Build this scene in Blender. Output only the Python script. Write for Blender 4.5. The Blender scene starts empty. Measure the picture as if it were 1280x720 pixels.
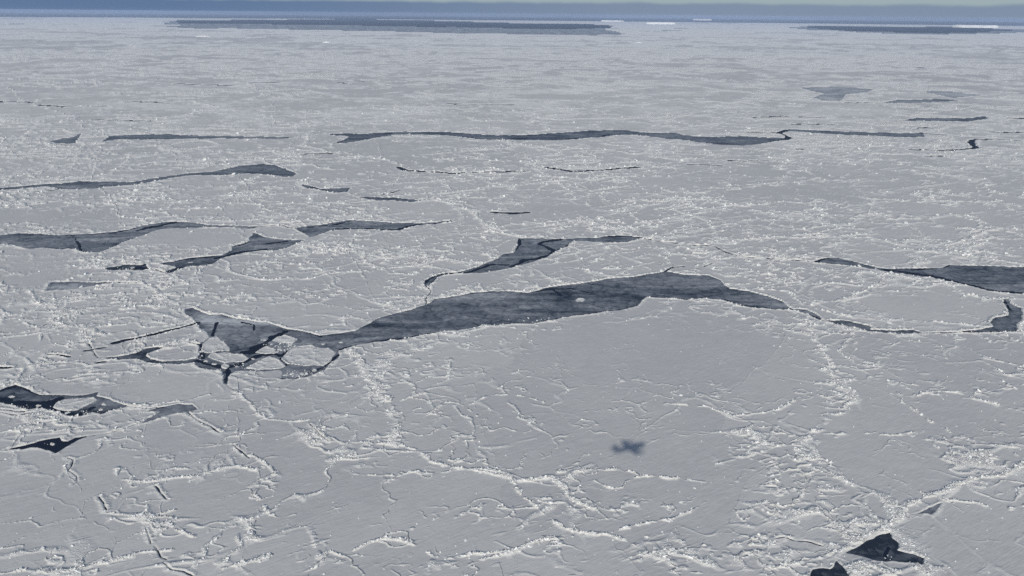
import bpy, math, heapq
import numpy as np
from mathutils import Matrix, Vector
# ---------------------------------------------------------------- camera, sky, sun
SC = bpy.context.scene
COL = SC.collection
CAM_H = 460.0
F_PX = 1050.0                      # focal length in photo pixels (photo 1280 wide)
HORIZON_MID, HORIZON_SLOPE = 17.5, 0.009
PITCH = math.atan((360 - HORIZON_MID) / F_PX)
ROLL = math.atan(HORIZON_SLOPE)
cam_data = bpy.data.cameras.new('camera')
cam = bpy.data.objects.new('camera', cam_data); COL.objects.link(cam)
cam_data.sensor_width = 36.0
cam_data.lens = 36.0 * F_PX / 1280.0
cam_data.clip_start = 0.5; cam_data.clip_end = 400000.0
Rm = Matrix.Rotation(math.pi / 2 - PITCH, 3, 'X') @ Matrix.Rotation(ROLL, 3, 'Z')
cam.matrix_world = Matrix.Translation((0, 0, CAM_H)) @ Rm.to_4x4()
SC.camera = cam
RM = np.array(Rm)

def px_dir(x, y):
    v = np.stack([np.asarray(x, float) - 640, 360 - np.asarray(y, float), -F_PX * np.ones_like(np.asarray(x, float))], -1)
    return v @ RM.T
def ground(x, y):
    """photo pixel -> ground point (metres)"""
    d = px_dir(x, y)
    t = CAM_H / np.maximum(-d[..., 2], 1e-3 * F_PX)
    return d[..., 0] * t, d[..., 1] * t
def project(X, Y):
    v = np.stack([X, Y, np.full_like(X, -CAM_H)], -1) @ RM
    return 640 + F_PX * v[..., 0] / -v[..., 2], 360 - F_PX * v[..., 1] / -v[..., 2]

# the aircraft that carries the camera (its cabin is just beside the lens) casts the shadow seen on the ice
HEADING = math.radians(27); BANK = math.radians(3)
fwd = np.array([math.cos(HEADING), math.sin(HEADING), 0.0])
left = np.array([-math.sin(HEADING), math.cos(HEADING), 0.0])
AIR = np.array([0, 0, CAM_H]) - fwd * 15.0 - left * 5.2 + np.array([0, 0, -1.0])
sx, sy = ground(np.array(787.0), np.array(559.5))
to_sun = AIR - np.array([float(sx), float(sy), 0.0]); to_sun /= np.linalg.norm(to_sun)
SUN_EL = math.asin(to_sun[2]); SUN_AZ = math.atan2(to_sun[0], to_sun[1])
sun_data = bpy.data.lights.new('sun', 'SUN'); sun = bpy.data.objects.new('sun', sun_data); COL.objects.link(sun)
sun_data.energy = 2.95; sun_data.angle = math.radians(0.42); sun_data.color = (1.0, 0.945, 0.835)
sun.rotation_euler = Vector(to_sun).to_track_quat('Z', 'Y').to_euler()
sun.location = (0, -50, 900)
world = bpy.data.worlds.new('World'); SC.world = world; world.use_nodes = True
nt = world.node_tree; nt.nodes.clear()
wout = nt.nodes.new('ShaderNodeOutputWorld'); wbg = nt.nodes.new('ShaderNodeBackground')
sky = nt.nodes.new('ShaderNodeTexSky'); sky.sky_type = 'NISHITA'; sky.sun_disc = False
sky.sun_elevation = SUN_EL; sky.sun_rotation = SUN_AZ
sky.altitude = 460; sky.air_density = 1.0; sky.dust_density = 0.6; sky.ozone_density = 1.0
wbg.inputs['Strength'].default_value = 0.075
# low stratus bank lying along the horizon
geo = nt.nodes.new('ShaderNodeTexCoord')
sep = nt.nodes.new('ShaderNodeSeparateXYZ'); nt.links.new(geo.outputs['Generated'], sep.inputs[0])
wn = nt.nodes.new('ShaderNodeTexNoise'); wn.inputs['Scale'].default_value = 22; wn.inputs['Detail'].default_value = 5
nt.links.new(geo.outputs['Generated'], wn.inputs['Vector'])
wa = nt.nodes.new('ShaderNodeMath'); wa.operation = 'MULTIPLY_ADD'; wa.inputs[1].default_value = 0.0065; nt.links.new(wn.outputs['Fac'], wa.inputs[0]); nt.links.new(sep.outputs['Z'], wa.inputs[2])
wr = nt.nodes.new('ShaderNodeMapRange'); wr.inputs['From Min'].default_value = 0.0134; wr.inputs['From Max'].default_value = 0.0182
wr.interpolation_type = 'SMOOTHSTEP'
nt.links.new(wa.outputs[0], wr.inputs['Value'])
wm = nt.nodes.new('ShaderNodeMix'); wm.data_type = 'RGBA'
BANK_COL = (1.55, 2.5, 4.35, 1); BANK_COL_EAST = (2.9, 3.75, 5.1, 1)
bx = nt.nodes.new('ShaderNodeMapRange'); bx.inputs['From Min'].default_value = -0.42; bx.inputs['From Max'].default_value = 0.25; bx.interpolation_type = 'SMOOTHSTEP'
nt.links.new(sep.outputs['X'], bx.inputs['Value'])
bm_ = nt.nodes.new('ShaderNodeMix'); bm_.data_type = 'RGBA'; bm_.inputs['A'].default_value = BANK_COL; bm_.inputs['B'].default_value = BANK_COL_EAST
nt.links.new(bx.outputs['Result'], bm_.inputs['Factor']); nt.links.new(bm_.outputs['Result'], wm.inputs['A'])
# pale veil of thin high haze above the bank, giving way to clear sky
vr = nt.nodes.new('ShaderNodeMapRange'); vr.inputs['From Min'].default_value = 0.02; vr.inputs['From Max'].default_value = 0.30; vr.interpolation_type = 'SMOOTHSTEP'
nt.links.new(sep.outputs['Z'], vr.inputs['Value'])
vm = nt.nodes.new('ShaderNodeMix'); vm.data_type = 'RGBA'; vm.inputs['A'].default_value = (4.5, 5.6, 6.0, 1)
nt.links.new(vr.outputs['Result'], vm.inputs['Factor']); nt.links.new(sky.outputs[0], vm.inputs['B'])
nt.links.new(wr.outputs['Result'], wm.inputs['Factor']); nt.links.new(vm.outputs['Result'], wm.inputs['B'])
nt.links.new(wm.outputs['Result'], wbg.inputs['Color']); nt.links.new(wbg.outputs[0], wout.inputs['Surface'])
SC.view_settings.view_transform = 'Standard'; SC.view_settings.look = 'None'
SC.view_settings.exposure = 0.0; SC.view_settings.gamma = 1.0; SC.view_settings.use_curve_mapping = False
SC.render.engine = 'CYCLES'
SC.cycles.max_bounces = 6; SC.cycles.volume_bounces = 1
SC.cycles.use_denoising = False

# ---------------------------------------------------------------- helpers
def mesh_obj(name, verts, quads, mat, parent=None, smooth=True, attrs=None):
    me = bpy.data.meshes.new(name)
    verts = np.asarray(verts, np.float32); quads = np.asarray(quads, np.int32)
    k = quads.shape[1]
    me.vertices.add(len(verts)); me.vertices.foreach_set('co', verts.ravel())
    me.loops.add(quads.size); me.loops.foreach_set('vertex_index', quads.ravel())
    me.polygons.add(len(quads)); me.polygons.foreach_set('loop_start', np.arange(0, quads.size, k, dtype=np.int32))
    me.polygons.foreach_set('loop_total', np.full(len(quads), k, np.int32))
    me.polygons.foreach_set('use_smooth', np.full(len(quads), smooth, bool))
    for an, av in (attrs or {}).items():
        a = me.attributes.new(an, 'FLOAT', 'POINT'); a.data.foreach_set('value', np.asarray(av, np.float32))
    me.update(calc_edges=True)
    me.materials.append(mat)
    o = bpy.data.objects.new(name, me); COL.objects.link(o)
    if parent is not None: o.parent = parent
    return o
def tag(o, label=None, cat=None, group=None, kind=None):
    if label: o['label'] = label
    if cat: o['category'] = cat
    if group: o['group'] = group
    if kind: o['kind'] = kind
    return o

# ---------------------------------------------------------------- materials
def node_mat(name):
    m = bpy.data.materials.new(name); m.use_nodes = True
    nt = m.node_tree; nt.nodes.clear()
    out = nt.nodes.new('ShaderNodeOutputMaterial'); b = nt.nodes.new('ShaderNodeBsdfPrincipled')
    nt.links.new(b.outputs[0], out.inputs['Surface'])
    return m, nt, b
def N(nt, t, **kw):
    n = nt.nodes.new(t)
    for k, v in kw.items():
        if k in n.inputs: n.inputs[k].default_value = v
        else: setattr(n, k, v)
    return n
def mixc(nt, fac, a, b):
    m = nt.nodes.new('ShaderNodeMix'); m.data_type = 'RGBA'
    if isinstance(fac, float): m.inputs['Factor'].default_value = fac
    else: nt.links.new(fac, m.inputs['Factor'])
    for s, v in (('A', a), ('B', b)):
        if isinstance(v, tuple): m.inputs[s].default_value = (*v, 1)
        else: nt.links.new(v, m.inputs[s])
    return m.outputs['Result']
def math_n(nt, op, a, b=0.0, c=0.0, clamp=False):
    m = nt.nodes.new('ShaderNodeMath'); m.operation = op; m.use_clamp = clamp
    for i, v in enumerate((a, b, c)):
        if isinstance(v, (int, float)): m.inputs[i].default_value = v
        else: nt.links.new(v, m.inputs[i])
    return m.outputs[0]

def snow_material():
    m, nt, b = node_mat('snow_covered_ice')
    pos = nt.nodes.new('ShaderNodeNewGeometry').outputs['Position']
    rub = N(nt, 'ShaderNodeAttribute', attribute_name='rub').outputs['Fac']
    tone = N(nt, 'ShaderNodeAttribute', attribute_name='tone', attribute_type='OBJECT').outputs['Fac']
    # wide patches of thinner, bluer snow
    big = N(nt, 'ShaderNodeTexNoise', Scale=0.006, Detail=4.0, Roughness=0.6); nt.links.new(pos, big.inputs['Vector'])
    mid = N(nt, 'ShaderNodeTexNoise', Scale=0.05, Detail=5.0, Roughness=0.65); nt.links.new(pos, mid.inputs['Vector'])
    # wind-blown streaks
    mp = nt.nodes.new('ShaderNodeMapping'); mp.vector_type = 'TEXTURE'
    mp.inputs['Rotation'].default_value = (0, 0, math.radians(33)); mp.inputs['Scale'].default_value = (16, 1.9, 3)
    nt.links.new(pos, mp.inputs['Vector'])
    st = N(nt, 'ShaderNodeTexNoise', Scale=1.0, Detail=4.0, Roughness=0.62, Distortion=0.5); nt.links.new(mp.outputs[0], st.inputs['Vector'])
    f = math_n(nt, 'MULTIPLY_ADD', big.outputs['Fac'], 1.5, -0.35)
    f = math_n(nt, 'ADD', f, math_n(nt, 'MULTIPLY_ADD', mid.outputs['Fac'], 0.7, -0.35))
    f = math_n(nt, 'ADD', f, tone, clamp=True)
    c = mixc(nt, f, (0.52, 0.518, 0.52), (0.645, 0.64, 0.628))
    stf = math_n(nt, 'MULTIPLY_ADD', st.outputs['Fac'], 2.2, -0.75, clamp=True)
    c = mixc(nt, math_n(nt, 'MULTIPLY', stf, 0.36), c, (0.85, 0.86, 0.87))
    pale = N(nt, 'ShaderNodeAttribute', attribute_name='pale').outputs['Fac']
    rc = math_n(nt, 'ADD', math_n(nt, 'MULTIPLY', rub, 1.35), math_n(nt, 'MULTIPLY', pale, 0.6), clamp=True)
    c = mixc(nt, rc, c, (0.93, 0.925, 0.905))
    nt.links.new(c, b.inputs['Base Color'])
    b.inputs['Roughness'].default_value = 0.75; b.inputs['Specular IOR Level'].default_value = 0.25
    # relief: sastrugi everywhere, steep rubble where ice is broken
    rough = N(nt, 'ShaderNodeTexVoronoi', Scale=0.55, Randomness=1.0); nt.links.new(pos, rough.inputs['Vector'])
    rn = N(nt, 'ShaderNodeTexNoise', Scale=0.45, Detail=5.0, Roughness=0.75); nt.links.new(pos, rn.inputs['Vector'])
    rh = math_n(nt, 'MULTIPLY', math_n(nt, 'ADD', rough.outputs['Distance'], math_n(nt, 'MULTIPLY', rn.outputs['Fac'], 2.6)), math_n(nt, 'MULTIPLY', rub, RUB_BUMP))
    sh = math_n(nt, 'MULTIPLY', st.outputs['Fac'], 0.34)
    sh = math_n(nt, 'ADD', sh, math_n(nt, 'MULTIPLY', mid.outputs['Fac'], 0.7))
    h = math_n(nt, 'ADD', rh, sh)
    bp = N(nt, 'ShaderNodeBump', Strength=1.0, Distance=1.0); nt.links.new(h, bp.inputs['Height'])
    nt.links.new(bp.outputs[0], b.inputs['Normal'])
    return m
def block_material():
    m, nt, b = node_mat('broken_ice')
    pos = nt.nodes.new('ShaderNodeNewGeometry').outputs['Position']
    n = N(nt, 'ShaderNodeTexNoise', Scale=0.4, Detail=3.0); nt.links.new(pos, n.inputs['Vector'])
    c = mixc(nt, n.outputs['Fac'], (0.74, 0.755, 0.775), (0.93, 0.93, 0.915))
    nt.links.new(c, b.inputs['Base Color']); b.inputs['Roughness'].default_value = 0.6
    return m
def young_material():
    m, nt, b = node_mat('young_grey_ice')
    pos = nt.nodes.new('ShaderNodeNewGeometry').outputs['Position']
    thick = N(nt, 'ShaderNodeAttribute', attribute_name='thick').outputs['Fac']
    w = N(nt, 'ShaderNodeTexNoise', Scale=0.009, Detail=6.0, Roughness=0.62, Distortion=2.0)
    wmap = nt.nodes.new('ShaderNodeMapping'); wmap.inputs['Rotation'].default_value = (0, 0, -0.12); wmap.inputs['Scale'].default_value = (0.45, 1.6, 1)
    nt.links.new(pos, wmap.inputs['Vector']); nt.links.new(wmap.outputs[0], w.inputs['Vector'])
    w2 = N(nt, 'ShaderNodeTexNoise', Scale=0.07, Detail=6.0, Roughness=0.7, Distortion=0.8); nt.links.new(pos, w2.inputs['Vector'])
    v = N(nt, 'ShaderNodeTexVoronoi', Scale=0.035, Randomness=1.0, feature='DISTANCE_TO_EDGE')
    mp = nt.nodes.new('ShaderNodeVectorMath'); mp.operation = 'MULTIPLY_ADD'; mp.inputs[1].default_value = (30, 30, 0)
    nt.links.new(w2.outputs['Color'], mp.inputs[0]); nt.links.new(pos, mp.inputs[2]); nt.links.new(mp.outputs[0], v.inputs['Vector'])
    f = math_n(nt, 'ADD', thick, math_n(nt, 'MULTIPLY_ADD', w.outputs['Fac'], 1.3, -0.65))
    f = math_n(nt, 'ADD', f, math_n(nt, 'MULTIPLY_ADD', w2.outputs['Fac'], 1.15, -0.575))
    line = math_n(nt, 'SUBTRACT', 1.0, math_n(nt, 'MULTIPLY', v.outputs['Distance'], 14.0, clamp=True), clamp=True)
    f = math_n(nt, 'SUBTRACT', f, math_n(nt, 'MULTIPLY', line, 0.20), clamp=True)
    cr = nt.nodes.new('ShaderNodeValToRGB'); nt.links.new(f, cr.inputs[0])
    e = cr.color_ramp.elements
    e[0].position = 0.0; e[0].color = (0.020, 0.030, 0.050, 1)
    e[1].position = 1.0; e[1].color = (0.60, 0.62, 0.65, 1)
    for p, c in ((0.25, (0.10, 0.115, 0.145, 1)), (0.5, (0.21, 0.23, 0.265, 1)), (0.75, (0.38, 0.395, 0.42, 1))):
        x = e.new(p); x.color = c
    nt.links.new(cr.outputs[0], b.inputs['Base Color'])
    b.inputs['Roughness'].default_value = 0.55; b.inputs['Specular IOR Level'].default_value = 0.2
    bp = N(nt, 'ShaderNodeBump', Strength=0.5, Distance=0.3); nt.links.new(w2.outputs['Fac'], bp.inputs['Height']); nt.links.new(bp.outputs[0], b.inputs['Normal'])
    return m
def sea_material():
    m, nt, b = node_mat('cold_sea_water')
    pos = nt.nodes.new('ShaderNodeNewGeometry').outputs['Position']
    w = N(nt, 'ShaderNodeTexNoise', Scale=0.03, Detail=4.0); nt.links.new(pos, w.inputs['Vector'])
    nt.links.new(mixc(nt, w.outputs['Fac'], (0.004, 0.010, 0.026), (0.008, 0.018, 0.042)), b.inputs['Base Color'])
    b.inputs['Roughness'].default_value = 0.7; b.inputs['IOR'].default_value = 1.33
    r = N(nt, 'ShaderNodeTexNoise', Scale=0.5, Detail=3.0); nt.links.new(pos, r.inputs['Vector'])
    bp = N(nt, 'ShaderNodeBump', Strength=0.3, Distance=0.25); nt.links.new(r.outputs['Fac'], bp.inputs['Height']); nt.links.new(bp.outputs[0], b.inputs['Normal'])
    return m
def plain(name, col, rough=0.5, metal=0.0):
    m, nt, b = node_mat(name)
    pos = nt.nodes.new('ShaderNodeTexCoord').outputs['Object']
    n = N(nt, 'ShaderNodeTexNoise', Scale=0.8, Detail=4.0); nt.links.new(pos, n.inputs['Vector'])
    nt.links.new(mixc(nt, n.outputs['Fac'], tuple(c * 0.9 for c in col), tuple(min(1, c * 1.08) for c in col)), b.inputs['Base Color'])
    b.inputs['Roughness'].default_value = rough; b.inputs['Metallic'].default_value = metal
    return m
RUB_BUMP = 1.3; HAZE_D = 1.35e-5
SNOW = snow_material(); BLOCK = block_material(); YOUNG = young_material(); SEA = sea_material()
# ---------------------------------------------------------------- traced plan of the ice (photo pixels, turned into ground metres)
# leads skinned with young ice: (tone, label, outline)
LEADS = [
 (.38, 'broad dark grey frozen lead sweeping across the middle, with a small white floe on it',
  [(398,420),(420,417),(445,413),(462,405),(470,399),(490,393),(510,388),(530,382),(545,374),(560,372),(572,370),(590,366),(615,364),(640,364),(658,366),(672,363),(690,358),(718,355),(747,351),(760,348),(790,346),(815,342),(832,339),(855,343),(885,344),(900,350),(912,361),(935,364),(960,370),(978,377),(990,385),(1008,387),(1020,392),(1027,398),(1024,400),(1012,394),(1000,390),(985,387),(960,386),(945,386),(925,382),(905,376),(880,373),(860,375),(835,373),(810,372),(800,378),(795,383),(770,388),(740,392),(700,398),(680,402),(665,405),(640,405),(602,408),(585,411),(557,414),(530,419),(500,424),(480,426),(450,430),(440,433),(425,438),(412,434),(400,431),(396,425)]),
 (.40, 'grey triangular frozen lead west of the broad lead, holding the cluster of small rounded floes',
  [(232,386),(241,384),(250,388),(262,393),(278,393),(290,398),(310,400),(335,403),(352,409),(372,413),(398,419),(402,426),(400,432),(414,434),(424,438),(425,446),(412,455),(405,463),(385,471),(365,474),(350,474),(352,468),(350,463),(330,464),(308,463),(295,463),(289,467),(286,472),(285,479),(281,479),(281,473),(281,466),(277,462),(262,462),(250,459),(242,453),(247,447),(250,440),(249,433),(252,428),(262,421),(258,415),(250,410),(246,405),(241,398),(233,393)]),
 (.46, 'long smooth grey lead at the left edge, narrowing eastward over a rounded floe',
  [(-30,293),(0,294),(20,292),(40,292),(80,294),(110,292),(140,290),(160,287),(175,283),(190,280),(205,278),(222,276.5),(240,278),(262,281),(285,282),(310,283),(323,283),(316,286),(285,284.5),(250,284.5),(220,285),(200,287),(190,290),(180,294),(165,299),(150,304),(142,309),(125,315),(110,316),(101,314),(96,311),(75,311),(55,310),(35,311),(25,309),(15,306),(0,305),(-30,305)]),
 (.25, 'small ragged dark lead under the west tip of the rounded floe',
  [(125,336),(145,333),(160,331),(175,331),(182,330),(188,335),(180,338),(160,337.5),(140,338)]),
 (.33, 'crooked dark lead running along the south side of the rounded floe',
  [(197,329),(215,327),(225,324),(245,322),(262,320),(275,319),(280,317),(288,313),(289,308),(300,305),(312,301),(314,294),(313,290),(320,292),(330,296),(345,298),(360,300),(375,300),(382,299.5),(372,304),(355,311),(340,313),(325,313),(305,316),(290,320),(277,322),(265,330),(255,333),(240,333),(228,336),(215,341),(206,341),(212,337),(222,334),(212,331.5)]),
 (.40, 'grey lead with a dark lower rim, tapering east from the small lens floe',
  [(369,285),(385,282),(400,281),(411,279),(425,277),(440,275),(455,276),(475,277),(500,279),(520,279),(540,278),(566,275),(566,277),(545,279.5),(520,282),(508,285),(500,288),(485,288.5),(468,287),(450,286.5),(425,286.5),(410,289),(398,293),(388,296),(380,292)]),
 (.42, 'hooked grey lead with a black winding crack, north of the broad central lead',
  [(530,357),(530,352),(541,346),(548,343),(560,341),(572,340),(585,337),(600,333),(610,328),(622,323),(632,317),(643,316),(646,306),(648,298),(665,298),(690,298),(715,298),(747,297),(757,295),(775,294),(790,295.5),(803,297),(795,300),(785,303),(770,303.5),(750,302.5),(735,301.5),(715,302),(709,308),(695,315),(685,321),(672,325),(655,331),(640,335),(620,338),(605,341),(585,341.5),(572,342),(560,343.5),(548,346),(542,351),(535,357)]),
 (.38, 'wide dark grey lead running off the right edge of the view',
  [(1016,326.5),(1030,323),(1045,322),(1060,325),(1080,330),(1100,335),(1115,336),(1140,335.5),(1165,335),(1178,334),(1185,331),(1210,332),(1245,333),(1320,334),(1320,370),(1285,368),(1270,367),(1248,366),(1230,362),(1205,356),(1190,352),(1165,347),(1140,344),(1120,341),(1105,339),(1090,336),(1060,331.5),(1040,330),(1018,328.5)]),
 (.36, 'small dark lead closing the east end of the lens shaped floe',
  [(1252,373),(1258,373),(1262,378),(1275,385),(1279,392),(1274,404),(1271,414),(1245,416),(1215,415),(1203,414),(1230,411),(1240,408),(1237,403),(1240,398),(1262,394),(1262,388),(1255,380)]),
 (.26, 'thin dark wedge of lead along the south rim of the lens floe',
  [(1030,400),(1038,401),(1050,400),(1062,402),(1085,407),(1091,409),(1086,412),(1120,413.5),(1140,412.5),(1150,415),(1155,417),(1120,417.5),(1085,414),(1060,408),(1045,405)]),
 (.42, 'narrow grey lead at the left, bending up to a grey arch',
  [(-30,236),(0,235.5),(20,233),(40,231),(80,229),(100,226.5),(140,227),(160,228),(185,224),(205,221),(225,218),(240,216),(265,215),(290,209),(300,207),(330,205),(345,207),(360,212),(371,217),(365,221),(355,221),(335,218),(320,217),(300,217),(282,219),(260,219),(240,219),(225,220.5),(210,223),(195,226.5),(170,231),(140,233.5),(120,235),(95,236.5),(80,236.5),(60,233.5),(35,235),(0,238),(-30,239)]),
 (.34, 'short dark sliver of lead east of the grey arch',
  [(372,230),(385,231),(400,236),(420,235),(438,235),(435,240),(415,241),(405,239),(385,235)]),
 (.30, 'short dark speckled lead above a smooth grey floe, upper centre left',
  [(447,246),(470,246),(490,247),(515,249),(530,251),(515,252.5),(490,251),(465,250)]),
 (.40, 'straight thin grey lead, far left of the long dark lead',
  [(128,177),(138,170),(160,168.5),(190,168),(220,168),(250,169.5),(280,170),(320,170.5),(345,171),(372,171.5),(345,173.5),(320,173.5),(270,173),(245,173.5),(215,174),(180,174.5),(155,174),(142,175)]),
 (.40, 'tiny grey lead pool at the upper left margin',
  [(62,177),(80,173),(92,171),(102,167),(97,174),(94,179),(70,179)]),
 (.30, 'long thin dark lead crossing the upper middle with a forked west end',
  [(407,167),(430,167),(455,167),(475,166.5),(485,165),(510,164.5),(540,164.5),(560,165),(590,167),(620,169),(640,169),(670,168),(700,166),(730,163.5),(755,162.5),(785,163),(800,165),(830,166),(845,166),(855,169),(880,171),(905,171),(925,170),(945,171),(960,172),(987,172),(975,176),(948,180),(930,182),(900,181),(880,178.5),(860,175.5),(840,174),(815,171),(795,169),(780,168.5),(765,169.5),(750,171.5),(720,174),(690,175.5),(655,175),(640,174.5),(610,174.5),(590,173),(560,169),(540,168.5),(510,168),(490,169),(470,172),(450,176),(430,179),(415,180),(430,175),(437,170.5),(415,169)]),
 (.36, 'thin straight lead east of the hook in the long dark lead',
  [(978,162),(1000,161.5),(1040,163.5),(1090,165.5),(1140,166.5),(1153,165),(1156,171),(1130,171.5),(1080,169.5),(1030,167),(990,164.5)]),
 (.34, 'thin dark lead with a small upward notch, upper right',
  [(1125,151),(1145,147),(1180,147.5),(1215,147.5),(1228,144.5),(1237,148),(1210,152),(1170,151),(1140,151.5)]),
 (.55, 'faint grey lead sliver in the far right ice',
  [(1100,128.5),(1120,125),(1150,124.5),(1175,123.5),(1202,126),(1170,127.5),(1135,129)]),
 (.80, 'pale grey refrozen patch in the far ice, upper right',
  [(1000,109),(1045,108.5),(1092,111),(1085,115),(1058,118),(1050,126),(1030,126),(1015,122),(1030,117),(1010,113)]),
 (.88, 'faint grey refrozen patch near the far right edge',
  [(1150,113.5),(1180,113.5),(1228,119),(1190,122.5),(1170,118)]),
 (.62, 'pale grey almond of young ice below the left lead',
  [(57,364),(60,358),(66,352),(90,352.5),(105,353),(130,352.5),(149,353),(130,355.5),(110,358),(95,361),(75,362.5)]),
 (.36, 'narrow forked dark lead south of the rough wedge, left of the small floes',
  [(128,447.5),(150,445),(170,442),(183,436),(195,434),(206,434.5),(195,438),(182,444),(188,449),(205,452),(230,451),(248,448),(251,452),(230,455),(205,455),(185,453),(172,448.5),(150,449.5)]),
 (.17, 'very dark streaked lead at the left edge with a rough islet in it',
  [(-30,490),(0,487),(12,483),(20,481),(30,484),(40,489),(52,494),(65,494),(78,494.5),(90,495.5),(100,495),(110,493),(124,490),(121,495),(135,498),(150,504),(163,508),(150,511),(140,513),(128,517),(115,515),(108,518.5),(95,521),(85,520),(75,516),(65,513),(50,510.5),(35,511.5),(20,508),(0,502),(-30,500)]),
 (.42, 'dull grey lead scar under the smooth oval floe at the left',
  [(178,515),(200,509),(225,504.5),(240,507),(246,512),(232,516),(212,518.5),(190,525),(176,529.5),(185,522),(200,515)]),
 (.17, 'black angular lead opening beside the bright ridge, lower right corner',
  [(1059,692),(1072,685),(1085,676),(1095,672),(1112,665),(1115,672),(1123,680),(1122,688),(1140,692),(1155,698),(1152,705),(1130,702),(1115,701),(1108,703),(1098,702),(1080,697)]),
 (.10, 'black lead pool cut by the bottom edge of the view',
  [(1008,724),(1018,712),(1030,709),(1037,711),(1042,708),(1044,700),(1050,706),(1056,713),(1061,720),(1068,735),(1060,748),(1010,748),(1000,735)]),
 (.62, 'small grey triangle of young ice tucked under the bright ridge, lower right',
  [(1136,644),(1152,640),(1165,634),(1177,628),(1173,636),(1165,643.5),(1156,641.5)]),
 (.60, 'far blue water of the left part, seen below the cloud bank', 
  [(205,25.5),(330,24.5),(440,23.5),(560,26),(640,28.5),(740,30),(772,32.5),(762,36),(778,40),(755,43.5),(700,44),(600,42.2),(500,40),(400,38),(330,36.3),(250,35.5),(213,35)]),
 (.60, 'far blue water strip before the flat iceberg on the right',
  [(985,34),(1010,32),(1060,32),(1200,33.6),(1250,36),(1300,37.5),(1300,40),(1240,42),(1190,43.6),(1120,42.8),(1050,39),(1000,36.5)]),
]
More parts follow.
